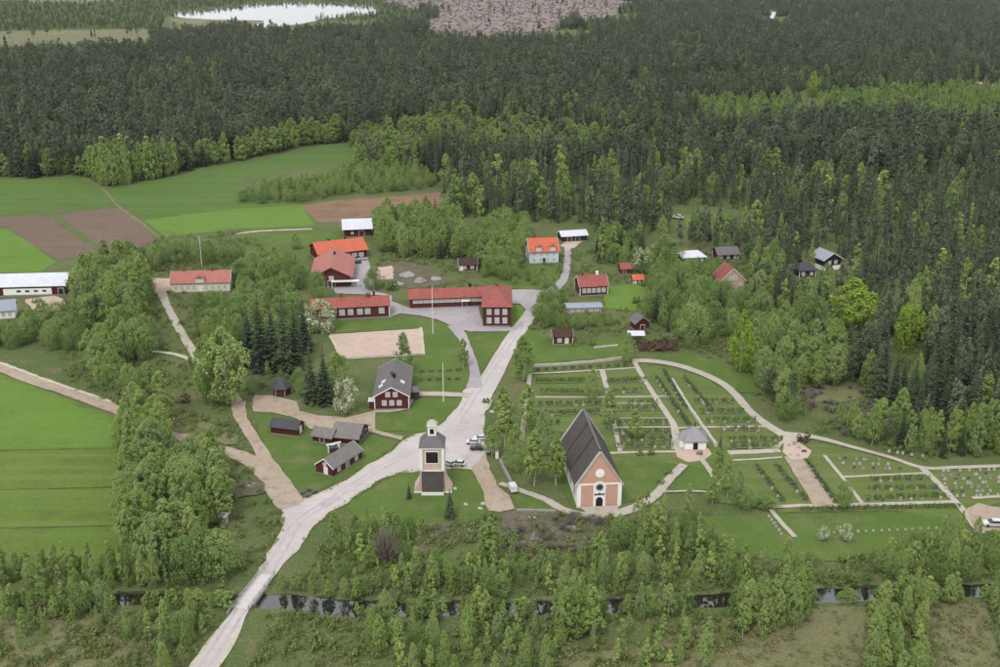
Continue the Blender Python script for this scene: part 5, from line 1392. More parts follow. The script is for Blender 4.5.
zone('the dark wood above the cemetery', [(820, 330), (1020, 330), (1020, 436), (930, 438), (880, 405), (850, 385)], 4.6, {'spruce': 0.58, 'pine': 0.34, 'birch': 0.08}, (11, 22))
zone('the bank below the bell tower', [(330, 520), (352, 508), (375, 512), (410, 520), (425, 535), (415, 560), (370, 570), (340, 562)], 3.4, {'birch': 0.7, 'leafy': 0.3}, (4, 8.5))
zone('the thicket below the church', [(610, 530), (640, 522), (690, 518), (718, 545), (735, 565), (690, 570), (640, 566), (612, 552)], 3.8, {'birch': 0.75, 'leafy': 0.25}, (5, 10))
zone('the far riverbank below the church', [(415, 572), (460, 566), (540, 568), (600, 566), (690, 572), (690, 592), (620, 597), (500, 599), (420, 600)], 4.3, {'birch': 0.9, 'leafy': 0.1}, (4.5, 8))
zone('the far bank below the road', [(285, 585), (330, 572), (400, 572), (418, 600), (370, 602), (330, 598), (290, 592)], 4.2, {'birch': 0.75, 'leafy': 0.25}, (2.5, 5.5))
zone('the near riverbank in the middle', [(372, 620), (450, 619), (560, 618), (580, 622), (600, 660), (560, 685), (420, 690), (372, 660)], 4.2, {'birch': 0.95, 'leafy': 0.05}, (4.5, 9))
zone('the big near-bank clump', [(555, 618), (592, 618), (596, 640), (560, 642)], 3.0, {'birch': 1.0}, (10, 14))
zone('the near bank by the straw meadow', [(600, 618), (690, 612), (740, 612), (748, 640), (720, 672), (610, 680)], 5.2, {'birch': 0.95, 'leafy': 0.05}, (4.5, 9), ignore=('dry_meadow',))
zone('the clump beside the straw meadow', [(690, 575), (770, 574), (806, 580), (806, 590), (700, 596), (690, 592)], 3.6, {'birch': 0.9, 'leafy': 0.1}, (6, 11))
zone('the dense clump by the straw meadow', [(742, 612), (806, 608), (808, 626), (760, 640), (744, 632)], 3.0, {'birch': 1.0}, (8, 12), ignore=('dry_meadow',))
zone('the clump between two straw meadows', [(868, 606), (930, 604), (940, 612), (925, 640), (930, 690), (868, 690)], 2.9, {'birch': 0.95, 'leafy': 0.05}, (5.5, 10), ignore=('dry_meadow',))
zone('the far bank below the cemetery slope', [(885, 560), (905, 545), (960, 540), (1020, 535), (1020, 575), (960, 580), (890, 585)], 3.4, {'birch': 0.9, 'leafy': 0.1}, (5, 9.5))
zone('the far bank under the green slope', [(805, 568), (885, 562), (886, 582), (806, 584)], 4.2, {'birch': 0.7, 'leafy': 0.3}, (2.5, 5))
zone('the strip at the lower right corner', [(984, 612), (1030, 606), (1030, 690), (995, 690)], 3.4, {'birch': 1.0}, (6, 10))
zone('the far riverbank left of the bridge', [(-20, 574), (60, 572), (124, 570), (150, 586), (215, 590), (215, 596), (120, 595), (-20, 596)], 3.0, {'birch': 0.92, 'leafy': 0.08}, (5, 9))
zone('the near riverbank left of the bridge', [(-20, 614), (160, 616), (170, 626), (150, 640), (-20, 640)], 5.0, {'birch': 0.95, 'leafy': 0.05}, (4.5, 7.5), ignore=('dry_meadow',))
zone('the thicket left of the bridge', [(166, 625), (205, 614), (216, 622), (196, 650), (178, 690), (156, 690)], 3.4, {'birch': 0.9, 'leafy': 0.1}, (5, 9), ignore=('dry_meadow',))
zone('the belt before the bare field', [(238, 202), (262, 190), (320, 182), (360, 170), (420, 172), (440, 186), (400, 193), (340, 196), (300, 203), (260, 204)], 4.6, {'grove_birch': 0.7, 'leafy': 0.3}, (5, 9), ignore=('field',))
zone('the birch point between the far fields', [(92, 180), (110, 172), (178, 172), (180, 178), (130, 186), (108, 187)], 3.6, {'birch': 1.0}, (15, 22))

def lip(x): return float(np.interp(x, [r[0] for r in RIV], [r[1] for r in RIV]))
for a, b, nm in ((-20, 160, 'the near river edge left of the bridge'), (372, 560, 'the near river edge in the middle'), (590, 806, 'the near river edge by the meadow'), (868, 1010, 'the near river edge at the right')):
    top = [(x, lip(x) + 1.5) for x in range(a, b, 20)]
    zone(nm, top + [(x, lip(x) + 9) for x in range(b, a, -20)], 2.1, {'birch': 0.9, 'leafy': 0.1}, (3.5, 7.5), wr=(1.0, 1.4), ignore=('dry_meadow',))
    bot = [(x, lip(x) - 22) for x in range(a, b, 20)]
    zone(nm.replace('near', 'far'), bot + [(x, lip(x) - 34) for x in range(b, a, -20)], 3.0, {'birch': 0.85, 'leafy': 0.15}, (3.0, 7.0))

GLINTS = [(268, 354), (399, 407), (445, 458), (507, 519), (536, 552), (605, 622), (694, 729), (814, 837), (859, 876), (964, 981), (118, 142), (232, 268)]
x = -20.0
while x < 1015:
    if not any(a <= x <= b for a, b in GLINTS):
        py = lip(x) + random.uniform(1.0, 4.0)
        g = P(x, py); h = random.uniform(2.0, 4.2)
        k = random.choice(['birch', 'birch', 'leafy'])
        TREES.append(dict(kind=k, x=g.x, y=g.y, h=h, w=h*random.uniform(0.5, 0.8), zone='the low fringe along the river', label=None, px=x, py=py))
    x += random.uniform(2.5, 6.5)

# ------------------------------------------------------------------ the mass of the forest
def forest_points():
    Ys = []
    y = 262.0
    while y < 3300:
        Ys.append(y); y += 5.2 + max(0, (y - 600)) / 2700 * 4.0
    pts = []
    for y in Ys:
        sp = 5.2 + max(0, (y - 600)) / 2700 * 4.0
        half = (y * CT + CAM_H * ST) / F_PX * 575 + 12
        n = int(2 * half / sp)
        xs = -half + (np.arange(n) + RNG.uniform(-0.45, 0.45, n)) * sp
        pts.append(np.stack([xs, y + RNG.uniform(-0.45, 0.45, n) * sp], 1))
    return np.concatenate(pts)
FP = forest_points()
_dep = FP[:, 1] * CT + CAM_H * ST
FPX = 500 + F_PX * FP[:, 0] / _dep
FPY = 333.5 - F_PX * (FP[:, 1] * ST - CAM_H * CT) / _dep
FOREST = [(-140, -40), (1140, -40), (1140, 462), (1000, 452), (930, 440), (880, 408), (850, 385), (828, 345), (842, 302), (826, 272), (798, 256), (760, 230), (742, 212), (700, 206), (664, 206), (652, 236),
          (640, 250), (612, 246), (590, 230), (575, 224), (545, 224), (508, 222), (470, 222), (448, 224), (443, 186), (420, 172), (358, 168), (356, 150), (340, 142), (270, 155), (182, 172), (108, 184), (88, 177), (-140, 180)]
keep = pip(FOREST, FPX, FPY)
for p_, n_ in SHEETS:
    if n_ in NO_TREE or n_ in ('bog_meadow', 'clearing', 'far_glade', 'forest_track', 'rock_slab', 'ground_far_strip', 'lawn'):
        m_ = pip(p_, FPX, FPY)
        if n_ in ('bog_meadow', 'clearing'): m_ &= RNG.uniform(0, 1, len(FPX)) > 0.012
        keep &= ~m_
for f_ in FOOT:
    keep &= ~pip([(p.x, p.y) for p in f_], FP[:, 0], FP[:, 1])
# nothing in the forest may stand before what shows clear of it
_fs = CAM_H / (CT * (FPY - Y_HOR))
for a, b, c, d in PROTECT:
    keep &= ~((FPX + 1.7/_fs > a) & (FPX - 1.7/_fs < c) & (FPY > d - 1) & (FPY - 19*CT/_fs < d) & (FPY > b))
# open, boggy wood at the upper left
keep &= ~((FPX < 420) & (FPY < 26) & (RNG.uniform(0, 1, len(FPX)) > 0.55))
_gap = np.sin(FP[:, 0]*0.031 + 1.1) * np.sin(FP[:, 1]*0.023 + 0.4) + 0.7*np.sin(FP[:, 0]*0.083 + FP[:, 1]*0.061) + 0.5*np.sin(FP[:, 0]*0.21 - FP[:, 1]*0.17)
keep &= ~((_gap > 1.15) & (RNG.uniform(0, 1, len(FPX)) > 0.3) & (FPY > 30))
keep &= RNG.uniform(0, 1, len(FPX)) > 0.1
FP, FPX, FPY = FP[keep], FPX[keep], FPY[keep]
NF = len(FP)
def lf(x, y, f, s):                                   # slow waves: stands of different age and kind
    return np.sin(x*f + s) * np.sin(y*f*1.3 + 2*s) + 0.6*np.sin(x*f*2.1 - y*f*1.7 + 3*s) + 0.4*np.sin(x*f*4.3 + y*f*3.9 + s)
stand = lf(FP[:, 0], FP[:, 1], 0.011, 1.3)
prob_b = np.full(NF, 0.08) + 0.07 * np.clip(stand, 0, 1.5)
prob_p = 0.5 + 0.25 * np.clip(lf(FP[:, 0], FP[:, 1], 0.006, 4.0), -1, 1)
hgt = (19.0 - 3.5 * np.clip((80 - FPY) / 60, 0, 1)) + 1.8 * lf(FP[:, 0], FP[:, 1], 0.008, 2.2) + RNG.normal(0, 2.9, NF)
wmul = np.ones(NF)
def patch(poly, b, p=None, hh=None, var=1.5, wide=1.0):
    m = pip(poly, FPX, FPY)
    wmul[m] = wide
    prob_b[m] = b
    if p is not None: prob_p[m] = p
    if hh: hgt[m] = hh + RNG.normal(0, var, int(m.sum()))
patch([(358, 168), (352, 148), (375, 132), (440, 128), (520, 128), (600, 138), (660, 150), (600, 160), (520, 158), (440, 160), (400, 172)], 0.78, 0.3, 15, 2.5, 1.2)
patch([(410, 172), (430, 158), (470, 158), (480, 168), (470, 180), (440, 186)], 0.05, 0.05, 21)
patch([(445, 225), (443, 186), (480, 175), (560, 172), (590, 195), (590, 228), (520, 222)], 0.16, 0.1, 22, 3.0)
PLANT = [(690, 130), (700, 108), (780, 104), (840, 98), (930, 93), (1140, 96), (1140, 142), (1000, 135), (860, 128), (760, 134)]
patch(PLANT, 0.95, 0.4, 10, 2.2, 0.95)
patch([(560, 96), (640, 84), (760, 80), (760, 90), (640, 102)], 0.35, 0.6, 11)
patch([(182, 173), (182, 166), (270, 149), (340, 136), (342, 143), (270, 157)], 0.75, 0.3, 20, 3.0, 1.1)
patch([(-140, 181), (-140, 174), (90, 172), (96, 182), (60, 181)], 0.3, 0.2, 20, 2.5)
patch([(-140, -10), (420, -10), (420, 26), (240, 32), (-140, 32)], 0.4, 0.7, 9, 2)
patch([(760, 150), (1140, 145), (1140, 440), (930, 438), (840, 340), (830, 250), (760, 225)], 0.06, 0.4, 18, 3.5)
patch([(800, 340), (900, 330), (960, 350), (960, 440), (870, 430)], 0.12, 0.4, 14)
patch([(600, 170), (760, 160), (800, 200), (740, 212), (640, 210), (600, 225)], 0.09, 0.3, 19, 3.0)
hgt = np.clip(hgt, 5, 26)
u_ = RNG.uniform(0, 1, NF)
_isb = (u_ < prob_b) & ~pip(PLANT, FPX, FPY)
hgt[_isb] *= 0.82; wmul[_isb] *= 1.45
kind_f = np.where(u_ < prob_b, 0, np.where(RNG.uniform(0, 1, NF) < prob_p, 2, 1))   # 0 birch 1 spruce 2 pine
_pl = pip(PLANT, FPX, FPY); kind_f[_pl & (kind_f == 0)] = 3                        # 3 young plantation

# ---- which trees are objects of their own: per kind those that show largest in the picture
KIND_INFO = {'grove_birch': ('birch_tree', 'birch', 'full birch'), 'birch': ('birch_tree', 'birch', 'pale green birch'), 'leafy': ('broadleaf_tree', 'leafy tree', 'round leafy tree'), 'spruce': ('spruce_tree', 'spruce', 'dark spruce'),
             'pine': ('pine_tree', 'pine', 'grey-green pine'), 'bright': ('linden_tree', 'leafy tree', 'yellow-green tree'), 'blossom': ('blossom_tree', 'blossoming tree', 'white blossoming tree'), 'big_birch': ('birch_tree', 'birch', 'huge birch'), 'twig': ('bare_tree', 'bare tree', 'bare grey tree')}
LIMIT = {'birch': 170, 'grove_birch': 128, 'leafy': 280, 'spruce': 200, 'pine': 150}
def in_view(t): return -12 < t['px'] < 1012 and t['py'] - t['h'] / S(t['py']) < 672
for t in TREES: t['app'] = t['h'] / S(t['py'])
solo, mass = [], {'birch': [], 'grove_birch': [], 'leafy': [], 'spruce': [], 'pine': []}
for k in sorted(set(t['kind'] for t in TREES)):
    L_ = sorted([t for t in TREES if t['kind'] == k and in_view(t)], key=lambda t: (t['label'] is None, -t['app']))
    n = LIMIT.get(k, 999)
    solo += L_[:n]
    mass.setdefault(k, []).extend(L_[n:] + [t for t in TREES if t['kind'] == k and not in_view(t)])
byz = {}
for t in solo:
    if not t['label']: byz.setdefault((t['zone'], t['kind']), []).append(t)
for (z, k), L_ in byz.items():
    noun = KIND_INFO[k][2]
    L_.sort(key=lambda t: t['px'])
    where = 'in ' + z
    if len(L_) == 1: L_[0]['label'] = f'only {noun} {where}'
    elif len(L_) <= 12:
        for i, t in enumerate(L_): t['label'] = f'{ORD[i]} {noun} from the left {where}'
    else:                                              # rows from front to back, each counted from the left
        q = sorted(L_, key=lambda t: -t['py'])
        nr = max(2, min(12, round(len(q) / 9)))
        for r_ in range(nr):
            row = sorted(q[len(q)*r_//nr:len(q)*(r_+1)//nr], key=lambda t: t['px'])
            for i, t in enumerate(row): t['label'] = f'{ORD[i]} {noun} from left, {"front" if r_ == 0 else ORD[r_]} row of {z}'
    for t in L_: t['group'] = {'leafy tree': 'leafy trees', 'spruce': 'spruces', 'birch': 'birches', 'pine': 'pines'}[KIND_INFO[k][1]] + ' of ' + z.replace('the ', '', 1)
for t in solo:
    name, cat, noun = KIND_INFO[t['kind']]
    pr = PROTO[t['kind']][random.randrange(len(PROTO[t['kind']]))]
    o = empty(name, (t['x'], t['y'], float(ter(t['x'], t['y']))), random.uniform(0, 6.28))
    sxy = t['w'] / pr[4]
    o.scale = (sxy, sxy, t['h'] / pr[3])
    tag(o, t['label'], cat, t.get('group'))
    link('trunk', pr[1], o); link('crown', pr[0], o)

# ---- the rest as masses
def scatter(name, label, protos, loc, scl, idx=None, tilt=0.0):
    n = len(loc)
    if n == 0: return
    me = bpy.data.meshes.new(name)
    me.vertices.add(n); me.vertices.foreach_set('co', np.asarray(loc, np.float32).ravel())
    a = me.attributes.new('scl', 'FLOAT_VECTOR', 'POINT'); a.data.foreach_set('vector', np.asarray(scl, np.float32).ravel())
    rot = np.zeros((n, 3), np.float32); rot[:, 2] = RNG.uniform(0, 6.283, n)
    if tilt: rot[:, 0] = RNG.normal(0, tilt, n); rot[:, 1] = RNG.normal(0, tilt, n)
    a = me.attributes.new('rot', 'FLOAT_VECTOR', 'POINT'); a.data.foreach_set('vector', rot.ravel())
    ii = RNG.integers(0, len(protos), n).astype(np.int32) if idx is None else np.asarray(idx, np.int32)
    a = me.attributes.new('idx', 'INT', 'POINT'); a.data.foreach_set('value', ii)
    o = link(name, me); tag(o, label, kind='stuff')
    ng = bpy.data.node_groups.new(name + '_nodes', 'GeometryNodeTree')
    ng.interface.new_socket('Geometry', in_out='INPUT', socket_type='NodeSocketGeometry')
    ng.interface.new_socket('Geometry', in_out='OUTPUT', socket_type='NodeSocketGeometry')
    N, Lk = ng.nodes, ng.links
    gi, go = N.new('NodeGroupInput'), N.new('NodeGroupOutput')
    jn = N.new('GeometryNodeJoinGeometry')
    for m in protos:
        po = bpy.data.objects.new(m.name + '_form', m)
        oi = N.new('GeometryNodeObjectInfo'); oi.inputs['Object'].default_value = po
        g2 = N.new('GeometryNodeGeometryToInstance')
        Lk.new(oi.outputs['Geometry'], g2.inputs[0]); Lk.new(g2.outputs[0], jn.inputs[0])
    ip = N.new('GeometryNodeInstanceOnPoints')
    def attr(nm, ty):
        t = N.new('GeometryNodeInputNamedAttribute'); t.data_type = ty; t.inputs['Name'].default_value = nm
        return next(s for s in t.outputs if s.enabled and s.name == 'Attribute')
    Lk.new(gi.outputs[0], ip.inputs['Points']); Lk.new(jn.outputs[0], ip.inputs['Instance'])
    ip.inputs['Pick Instance'].default_value = True
    Lk.new(attr('idx', 'INT'), ip.inputs['Instance Index'])
    Lk.new(attr('rot', 'FLOAT_VECTOR'), ip.inputs['Rotation'])
    Lk.new(attr('scl', 'FLOAT_VECTOR'), ip.inputs['Scale'])
    Lk.new(ip.outputs[0], go.inputs[0])
    md = o.modifiers.new('scatter', 'NODES'); md.node_group = ng
    return o

def mass_of(kind, far_i, name, label):
    loc, scl, idx = [], [], []
    near = PROTO[kind]; far = PROTO.get(kind + '_mass', [])
    for t in mass.get(kind, []):
        k = random.randrange(len(near)); pr = near[k]
        loc.append((t['x'], t['y'], 0)); scl.append((t['w']/pr[4],)*2 + (t['h']/pr[3],)); idx.append(k)
    loc, scl, idx = np.array(loc).reshape(-1, 3), np.array(scl).reshape(-1, 3), np.array(idx, int)
    if far_i is not None:
        m = kind_f == far_i
        n = int(m.sum())
        l2 = np.stack([FP[m, 0], FP[m, 1], np.zeros(n)], 1)
        sz = hgt[m] / far[0][3]
        wf = sz * wmul[m] * RNG.uniform(0.75, 1.35, n) * (1 + 0.3 * np.clip((FP[m, 1] - 700) / 2000, 0, 1))
        loc, scl = np.concatenate([loc, l2]), np.concatenate([scl, np.stack([wf, wf, sz], 1)])
        # the nearer part of the forest shows its sprays, the far part is built lighter
        fi = np.where(FP[m, 1] < 620, RNG.integers(0, len(near), n), len(near) + RNG.integers(0, len(far), n))
        sc_ = np.where((fi < len(near))[:, None], far[0][3] / near[0][3], 1.0)
        scl[len(idx):, 2:] *= sc_; scl[len(idx):, :2] *= np.where((fi < len(near))[:, None], far[0][4] / near[0][4], 1.0)
        idx = np.concatenate([idx, fi])
    scatter(name, label, [p[2] for p in near + far], loc, scl, idx, tilt=0.02)
mass_of('birch', 0, 'birch_forest', 'light green birches spread through the forest mass')
mass_of('young', 3, 'young_plantation', 'bright green young plantation in a band across the far forest')
mass_of('spruce', 1, 'spruce_forest', 'dark spruce forest stretching to the lake')
mass_of('pine', 2, 'pine_forest', 'grey-green pine forest stretching to the lake')
mass_of('grove_birch', None, 'birch_grove', 'full-crowned birches at the back of the groves')
mass_of('leafy', None, 'broadleaf_wood', 'round leafy trees between the houses')

# ---- undergrowth
def ground_scatter(name, label, kind, polys, dens, srange, avoid=NO_TREE + ('lawn', 'sand', 'rock_slab'), ignore=(), hz=1.0):
    loc, scl = [], []
    for poly in polys:
        g = [P(*p) for p in poly]; gp = [(p.x, p.y) for p in g]
        xs = [p[0] for p in gp]; ys = [p[1] for p in gp]
        A_ = (max(xs)-min(xs))*(max(ys)-min(ys))
        n = int(A_*dens)
        x = RNG.uniform(min(xs), max(xs), n); y = RNG.uniform(min(ys), max(ys), n)
        k = pip(gp, x, y)
        d = y*CT + CAM_H*ST
        px = 500 + F_PX*x/d; py = 333.5 - F_PX*(y*ST - CAM_H*CT)/d
        for sp_, nm in SHEETS:
            if nm in avoid and nm not in ignore: k &= ~pip(sp_, px, py)
        for f in FOOT: k &= ~pip([(p.x, p.y) for p in f], x, y)
        k &= np.abs(y - riv_c(x)) > riv_w(x) + 0.7
        k &= lf(x, y, 0.16, 0.7) + RNG.normal(0, 0.6, n) > -0.3           # grows in patches
        x, y = x[k], y[k]
        s = RNG.uniform(srange[0], srange[1], len(x)) ** 1.0
        loc.append(np.stack([x, y, np.zeros(len(x))], 1)); scl.append(np.stack([s, s, s*hz*RNG.uniform(0.7, 1.3, len(x))], 1))
    scatter(name, label, [p[2] for p in PROTO[kind]], np.concatenate(loc), np.concatenate(scl), tilt=0.08)
NEAR = [[(-30, 600), (215, 598), (200, 640), (180, 700), (-30, 700)], [(232, 700), (272, 612), (372, 620), (600, 616), (760, 612), (740, 645), (560, 700)], [(290, 592), (330, 540), (420, 525), (500, 515), (620, 518), (720, 512), (760, 558), (900, 548), (1030, 525), (1030, 592), (700, 598), (420, 604)],
        [(866, 600), (940, 604), (930, 700), (868, 700)], [(980, 600), (1030, 600), (1030, 700), (990, 700)]]
ground_scatter('undergrowth', 'green and olive scrub covering the river banks', 'tuft', NEAR, 0.55, (0.6, 1.9), ignore=('dry_meadow',))
ground_scatter('scrub', 'low leafy scrub along field edges, ditches and roadsides', 'tuft', [[(118, 425), (150, 405), (235, 440), (285, 505), (284, 545), (255, 580), (215, 596), (124, 586)], [(60, 392), (115, 404), (200, 436), (235, 440), (235, 405), (190, 365), (130, 355), (62, 352)],
    [(60, 300), (160, 290), (300, 292), (310, 395), (250, 398), (200, 352), (100, 352)], [(370, 255), (560, 250), (560, 292), (380, 292)], [(560, 250), (760, 255), (830, 300), (760, 385), (650, 352), (520, 365), (530, 300)], [(700, 335), (860, 330), (1030, 400), (1030, 465), (920, 462), (800, 430), (755, 400)], [(120, 240), (240, 232), (300, 265), (160, 280)]], 0.22, (0.6, 1.8))
_vl = [(x - 3.5, y - 0.5) for x, y in _v]; _wl = [(x + 3.5, y + 0.8) for x, y in _w]
ground_scatter('verge_grass', 'tufts of grass creeping over the road verges', 'tuft', [_vl + [(442, 424), (458, 406), (470, 398)] + _wl, [(463, 391), (474, 383), (495, 350), (520, 316), (531, 320), (512, 358), (492, 400)], [(225, 402), (250, 404), (262, 440), (300, 495), (300, 512), (278, 505), (250, 470), (225, 460)]], 1.3, (0.18, 0.5), avoid=('road', 'gravel_yard', 'gravel_path', 'gravel_road', 'lane', 'plaza'))
ground_scatter('grass_tussocks', 'straw-coloured grass tussocks on the dry meadows', 'dry_tuft', [[(560, 648), (742, 612), (868, 606), (890, 700), (540, 700)], [(918, 606), (990, 602), (1010, 700), (905, 700)], [(-30, 622), (165, 622), (150, 700), (-30, 700)], [(150, 420), (200, 425), (240, 450), (200, 445)]], 0.55, (0.7, 1.7), ignore=('dry_meadow',))
ground_scatter('brushwood', 'grey-purple leafless brushwood on the stony slope', 'twig', [[(495, 516), (560, 514), (612, 522), (615, 545), (560, 556), (500, 552)], [(798, 386), (880, 388), (890, 425), (850, 440), (805, 410)]], 0.16, (0.35, 0.8), ignore=('rock_slab',))
ground_scatter('slash', 'grey branches left lying on the far clearing', 'twig', [[(372, -4), (470, -8), (560, -6), (640, 4), (572, 24), (540, 34), (470, 34), (428, 29)]], 0.006, (0.8, 1.6), avoid=(), hz=0.5)

# ================================================================== vehicles and small things
def car_meshes():
    # body side profile (x along the car, z), swept across, with a tapered cabin
    body = MB()
    prof = [(-2.1, 0.35), (-2.15, 0.75), (-2.0, 0.95), (-1.25, 1.0), (1.0, 1.0), (1.9, 0.85), (2.15, 0.65), (2.12, 0.35)]
    body.prism(prof, -0.84, 0.84)
    cab = MB()
    b0, b1, t0, t1, z0, z1 = -1.75, 1.15, -1.25, 0.35, 1.003, 1.42
    cab.frus(b0, b1, -0.8, 0.8, z0, t0, t1, -0.62, 0.62, z1)
    roof = MB().box(t0-0.05, t1+0.05, -0.64, 0.64, z1+0.002, z1+0.06)
    wheel = MB()
    n = 12
    wheel.prism([(0.32*math.cos(2*math.pi*k/n), 0.32*math.sin(2*math.pi*k/n)) for k in range(n)], -0.1, 0.1)
    lamp = MB().box(-0.03, 0.03, -0.16, 0.16, -0.07, 0.07)
    return body, cab, roof, wheel, lamp
_body, _cab, _roofm, _wheel, _lamp = car_meshes()
_cm = {}
def car(px, py, deg, paint, label, sc=1.0, van=False):
    c = P(px, py)
    r = empty('van' if van else 'parked_car', (c.x, c.y, 0.012 + 0.003*_lv[0]), R(deg)); r.scale = (sc*0.88,)*3
    tag(r, label, 'van' if van else 'car', None if van else 'cars parked in the village')
    if paint not in _cm:
        _cm[paint] = (_body.mesh('body', M[paint]), _roofm.mesh('roof', M[paint]))
    if 'glass' not in _cm: _cm['glass'] = _cab.mesh('windows', M['glass']); _cm['wheel'] = _wheel.mesh('wheel', M['rubber']); _cm['lamp'] = _lamp.mesh('headlight', M['white'])
    link('body', _cm[paint][0], r)
    if van:
        MB().box(-2.1, 0.6, -0.83, 0.83, 1.003, 1.95).build('cargo_body', M[paint], r)
        MB().frus(0.603, 1.5, -0.8, 0.8, 1.003, 0.603, 0.95, -0.72, 0.72, 1.9).build('windscreen', M['glass'], r)
    else:
        link('windows', _cm['glass'], r); link('roof', _cm[paint][1], r)
    for x in (-1.35, 1.35):
        for y in (-0.78, 0.78): link('wheel', _cm['wheel'], r, (x, y, 0.32))
    for y in (-0.58, 0.58): link('headlight', _cm['lamp'], r, (2.15, y, 0.68))
car(473, 444.5, 178, 'car_white', 'white car parked on the asphalt, left of the pair with the dark one')
car(477, 450.5, 178, 'car_dark', 'dark car parked nearest the churchyard gate')
car(480, 440.5, 178, 'car_white', 'white car at the back of the trio by the churchyard gate', 0.95)
car(449, 466, 150, 'car_silver', 'silver car parked directly right of the bell tower', 0.95)
car(458.5, 466, 165, 'car_white', 'white car parked second from the bell tower')
car(512, 491, 105, 'car_white', 'white van parked on the gravel lane near the church path', 1.1, van=True)
car(993, 527, 175, 'car_white', 'white car parked below the cemetery', 1.25)
car(678, 219, 160, 'car_white', 'white car on the glade behind the bungalow', 1.4)
car(357, 264, 20, 'car_dark', 'dark car in the yard of the orange-roofed wing')
car(363, 260.5, 15, 'car_silver', 'silver car in the yard of the orange-roofed wing')
car(334, 449.5, 25, 'car_silver', 'small silver car between the museum sheds', 0.9)
car(491, 452, 60, 'car_white', 'white van beside the churchyard wall', 0.95, van=True)

def flagpole(px, py, hpx, label):
    c = P(px, py); h = HM(hpx, py)
    r = empty('flagpole', (c.x, c.y, 0)); tag(r, label, 'flagpole', 'white flagpoles')
    MB().tube([(0, 0, -0.3), (0, 0, h)], [0.13, 0.07], 8).build('pole', M['white'], r)
    MB().box(-0.35, 0.35, -0.35, 0.35, -0.1, 0.35).build('foot', M['stone'], r)
    MB().tube([(0, 0, h), (0, 0, h+0.12), (0, 0, h+0.25)], [0.1, 0.16, 0.03], 8).build('knob', M['stone_pale'], r)
flagpole(433, 334, 48, 'tall white flagpole on the lawn before the school')
flagpole(443.5, 402, 40, 'white flagpole on the lawn right of the red gabled house')
flagpole(202, 267, 30, 'white flagpole behind the cream house')

def post_sign(px, py, hpx, label):
    c = P(px, py); h = HM(hpx, py)
    r = empty('sign_post', (c.x, c.y, 0)); tag(r, label, 'sign')
    MB().box(-0.06, 0.06, -0.06, 0.06, 0, h).build('post', M['wood'], r)
    MB().box(-0.35, 0.35, -0.1, -0.062, h-0.8, h+0.1).build('board', M['white'], r)
post_sign(229, 458, 9, 'small white sign board beside the gravel road')
post_sign(168, 446, 6, 'small pale post at the edge of the birch grove')

def gate_pillar(px, py, label):
    c = P(px, py)
    r = empty('gate_pillar', (c.x, c.y, 0)); tag(r, label, 'gate pillar', 'white churchyard gate pillars')
    MB().box(-0.4, 0.4, -0.4, 0.4, 0, 2.0).build('shaft', M['plaster'], r)
    MB().frus(-0.5, 0.5, -0.5, 0.5, 2.003, -0.05, 0.05, -0.05, 0.05, 2.6).build('cap', M['stone'], r)
gate_pillar(488.5, 450, 'white gate pillar of the churchyard, upper of the two'); gate_pillar(497, 458, 'white gate pillar of the churchyard, lower of the two')

# --- low churchyard walls of pale stone
def wall_line(px, label, h=0.8, t=0.7, mat='stone_pale', name='stone_wall', cat='wall'):
    g = [P(a, b) for a, b in px]
    base = g[0]
    r = empty(name, (base.x, base.y, 0)); tag(r, label, cat)
    n = 0
    for i in range(len(g)-1):
        a, b = g[i]-base, g[i+1]-base
        d = (b-a); L = d.length; k = max(1, int(L/2.6))
        ang = math.atan2(d.y, d.x)
        for j in range(k):
            p = a.lerp(b, (j+0.5)/k); hh = h*random.uniform(0.85, 1.12); q = L/k/2 - 0.02; tt = t/2*random.uniform(0.88, 1.1)
            MB().frus(-q, q, -tt, tt, 0.0, -q*0.97, q*0.97, -tt*0.85, tt*0.85, hh).build('stone', M[mat], r, (p.x, p.y, 0), ang + random.uniform(-0.03, 0.03))
wall_line([(531, 367), (570, 364.5), (604, 361.5), (622, 359)], 'pale stone wall along the top of the churchyard')
wall_line([(594, 348.5), (606, 347), (618, 346)], 'short pale stone wall on the cottage lawn', 0.6)
wall_line([(672, 381), (680, 394), (690, 410), (702, 427), (716, 447)], 'slanting pale wall between churchyard and new cemetery', 0.9, 0.9)
wall_line([(516, 511.5), (536, 512), (556, 513)], 'low grey wall at the lower edge of the church lawn', 0.7, 0.6, 'stone')
wall_line([(500, 462), (506, 474), (514, 490)], 'grey churchyard wall beside the white van', 0.9, 0.7, 'stone')

# --- clipped hedges: one object per row
def hedge(px0, px1, label, h=1.25, w=1.1, mat='hedge', gap=0.0):
    a, b = P(*px0), P(*px1)
    d = b - a; L = d.length
    n = int(L * 26)
    t = RNG.uniform(0, 1, n)
    u = RNG.uniform(-1, 1, n); z = np.sqrt(RNG.uniform(0, 1, n)) * h
    if gap:
        k = (np.sin(t*L*2.2 + a.x) > gap-0.6); t, u, z = t[k], u[k], z[k]; n = len(t)
    nx = np.array([-d.y, d.x]) / L
    c = np.stack([d.x*t + nx[0]*u*w/2, d.y*t + nx[1]*u*w/2, z], 1)
    V = cards(c, np.stack([nx[0]*u, nx[1]*u, 0.6*np.ones(n)], 1), 0.2, RNG)
    o = link('hedge', fast_mesh('hedge', V, [M[mat]]), None, (a.x, a.y, 0.02))
    tag(o, label, 'hedge', 'clipped cemetery hedges')

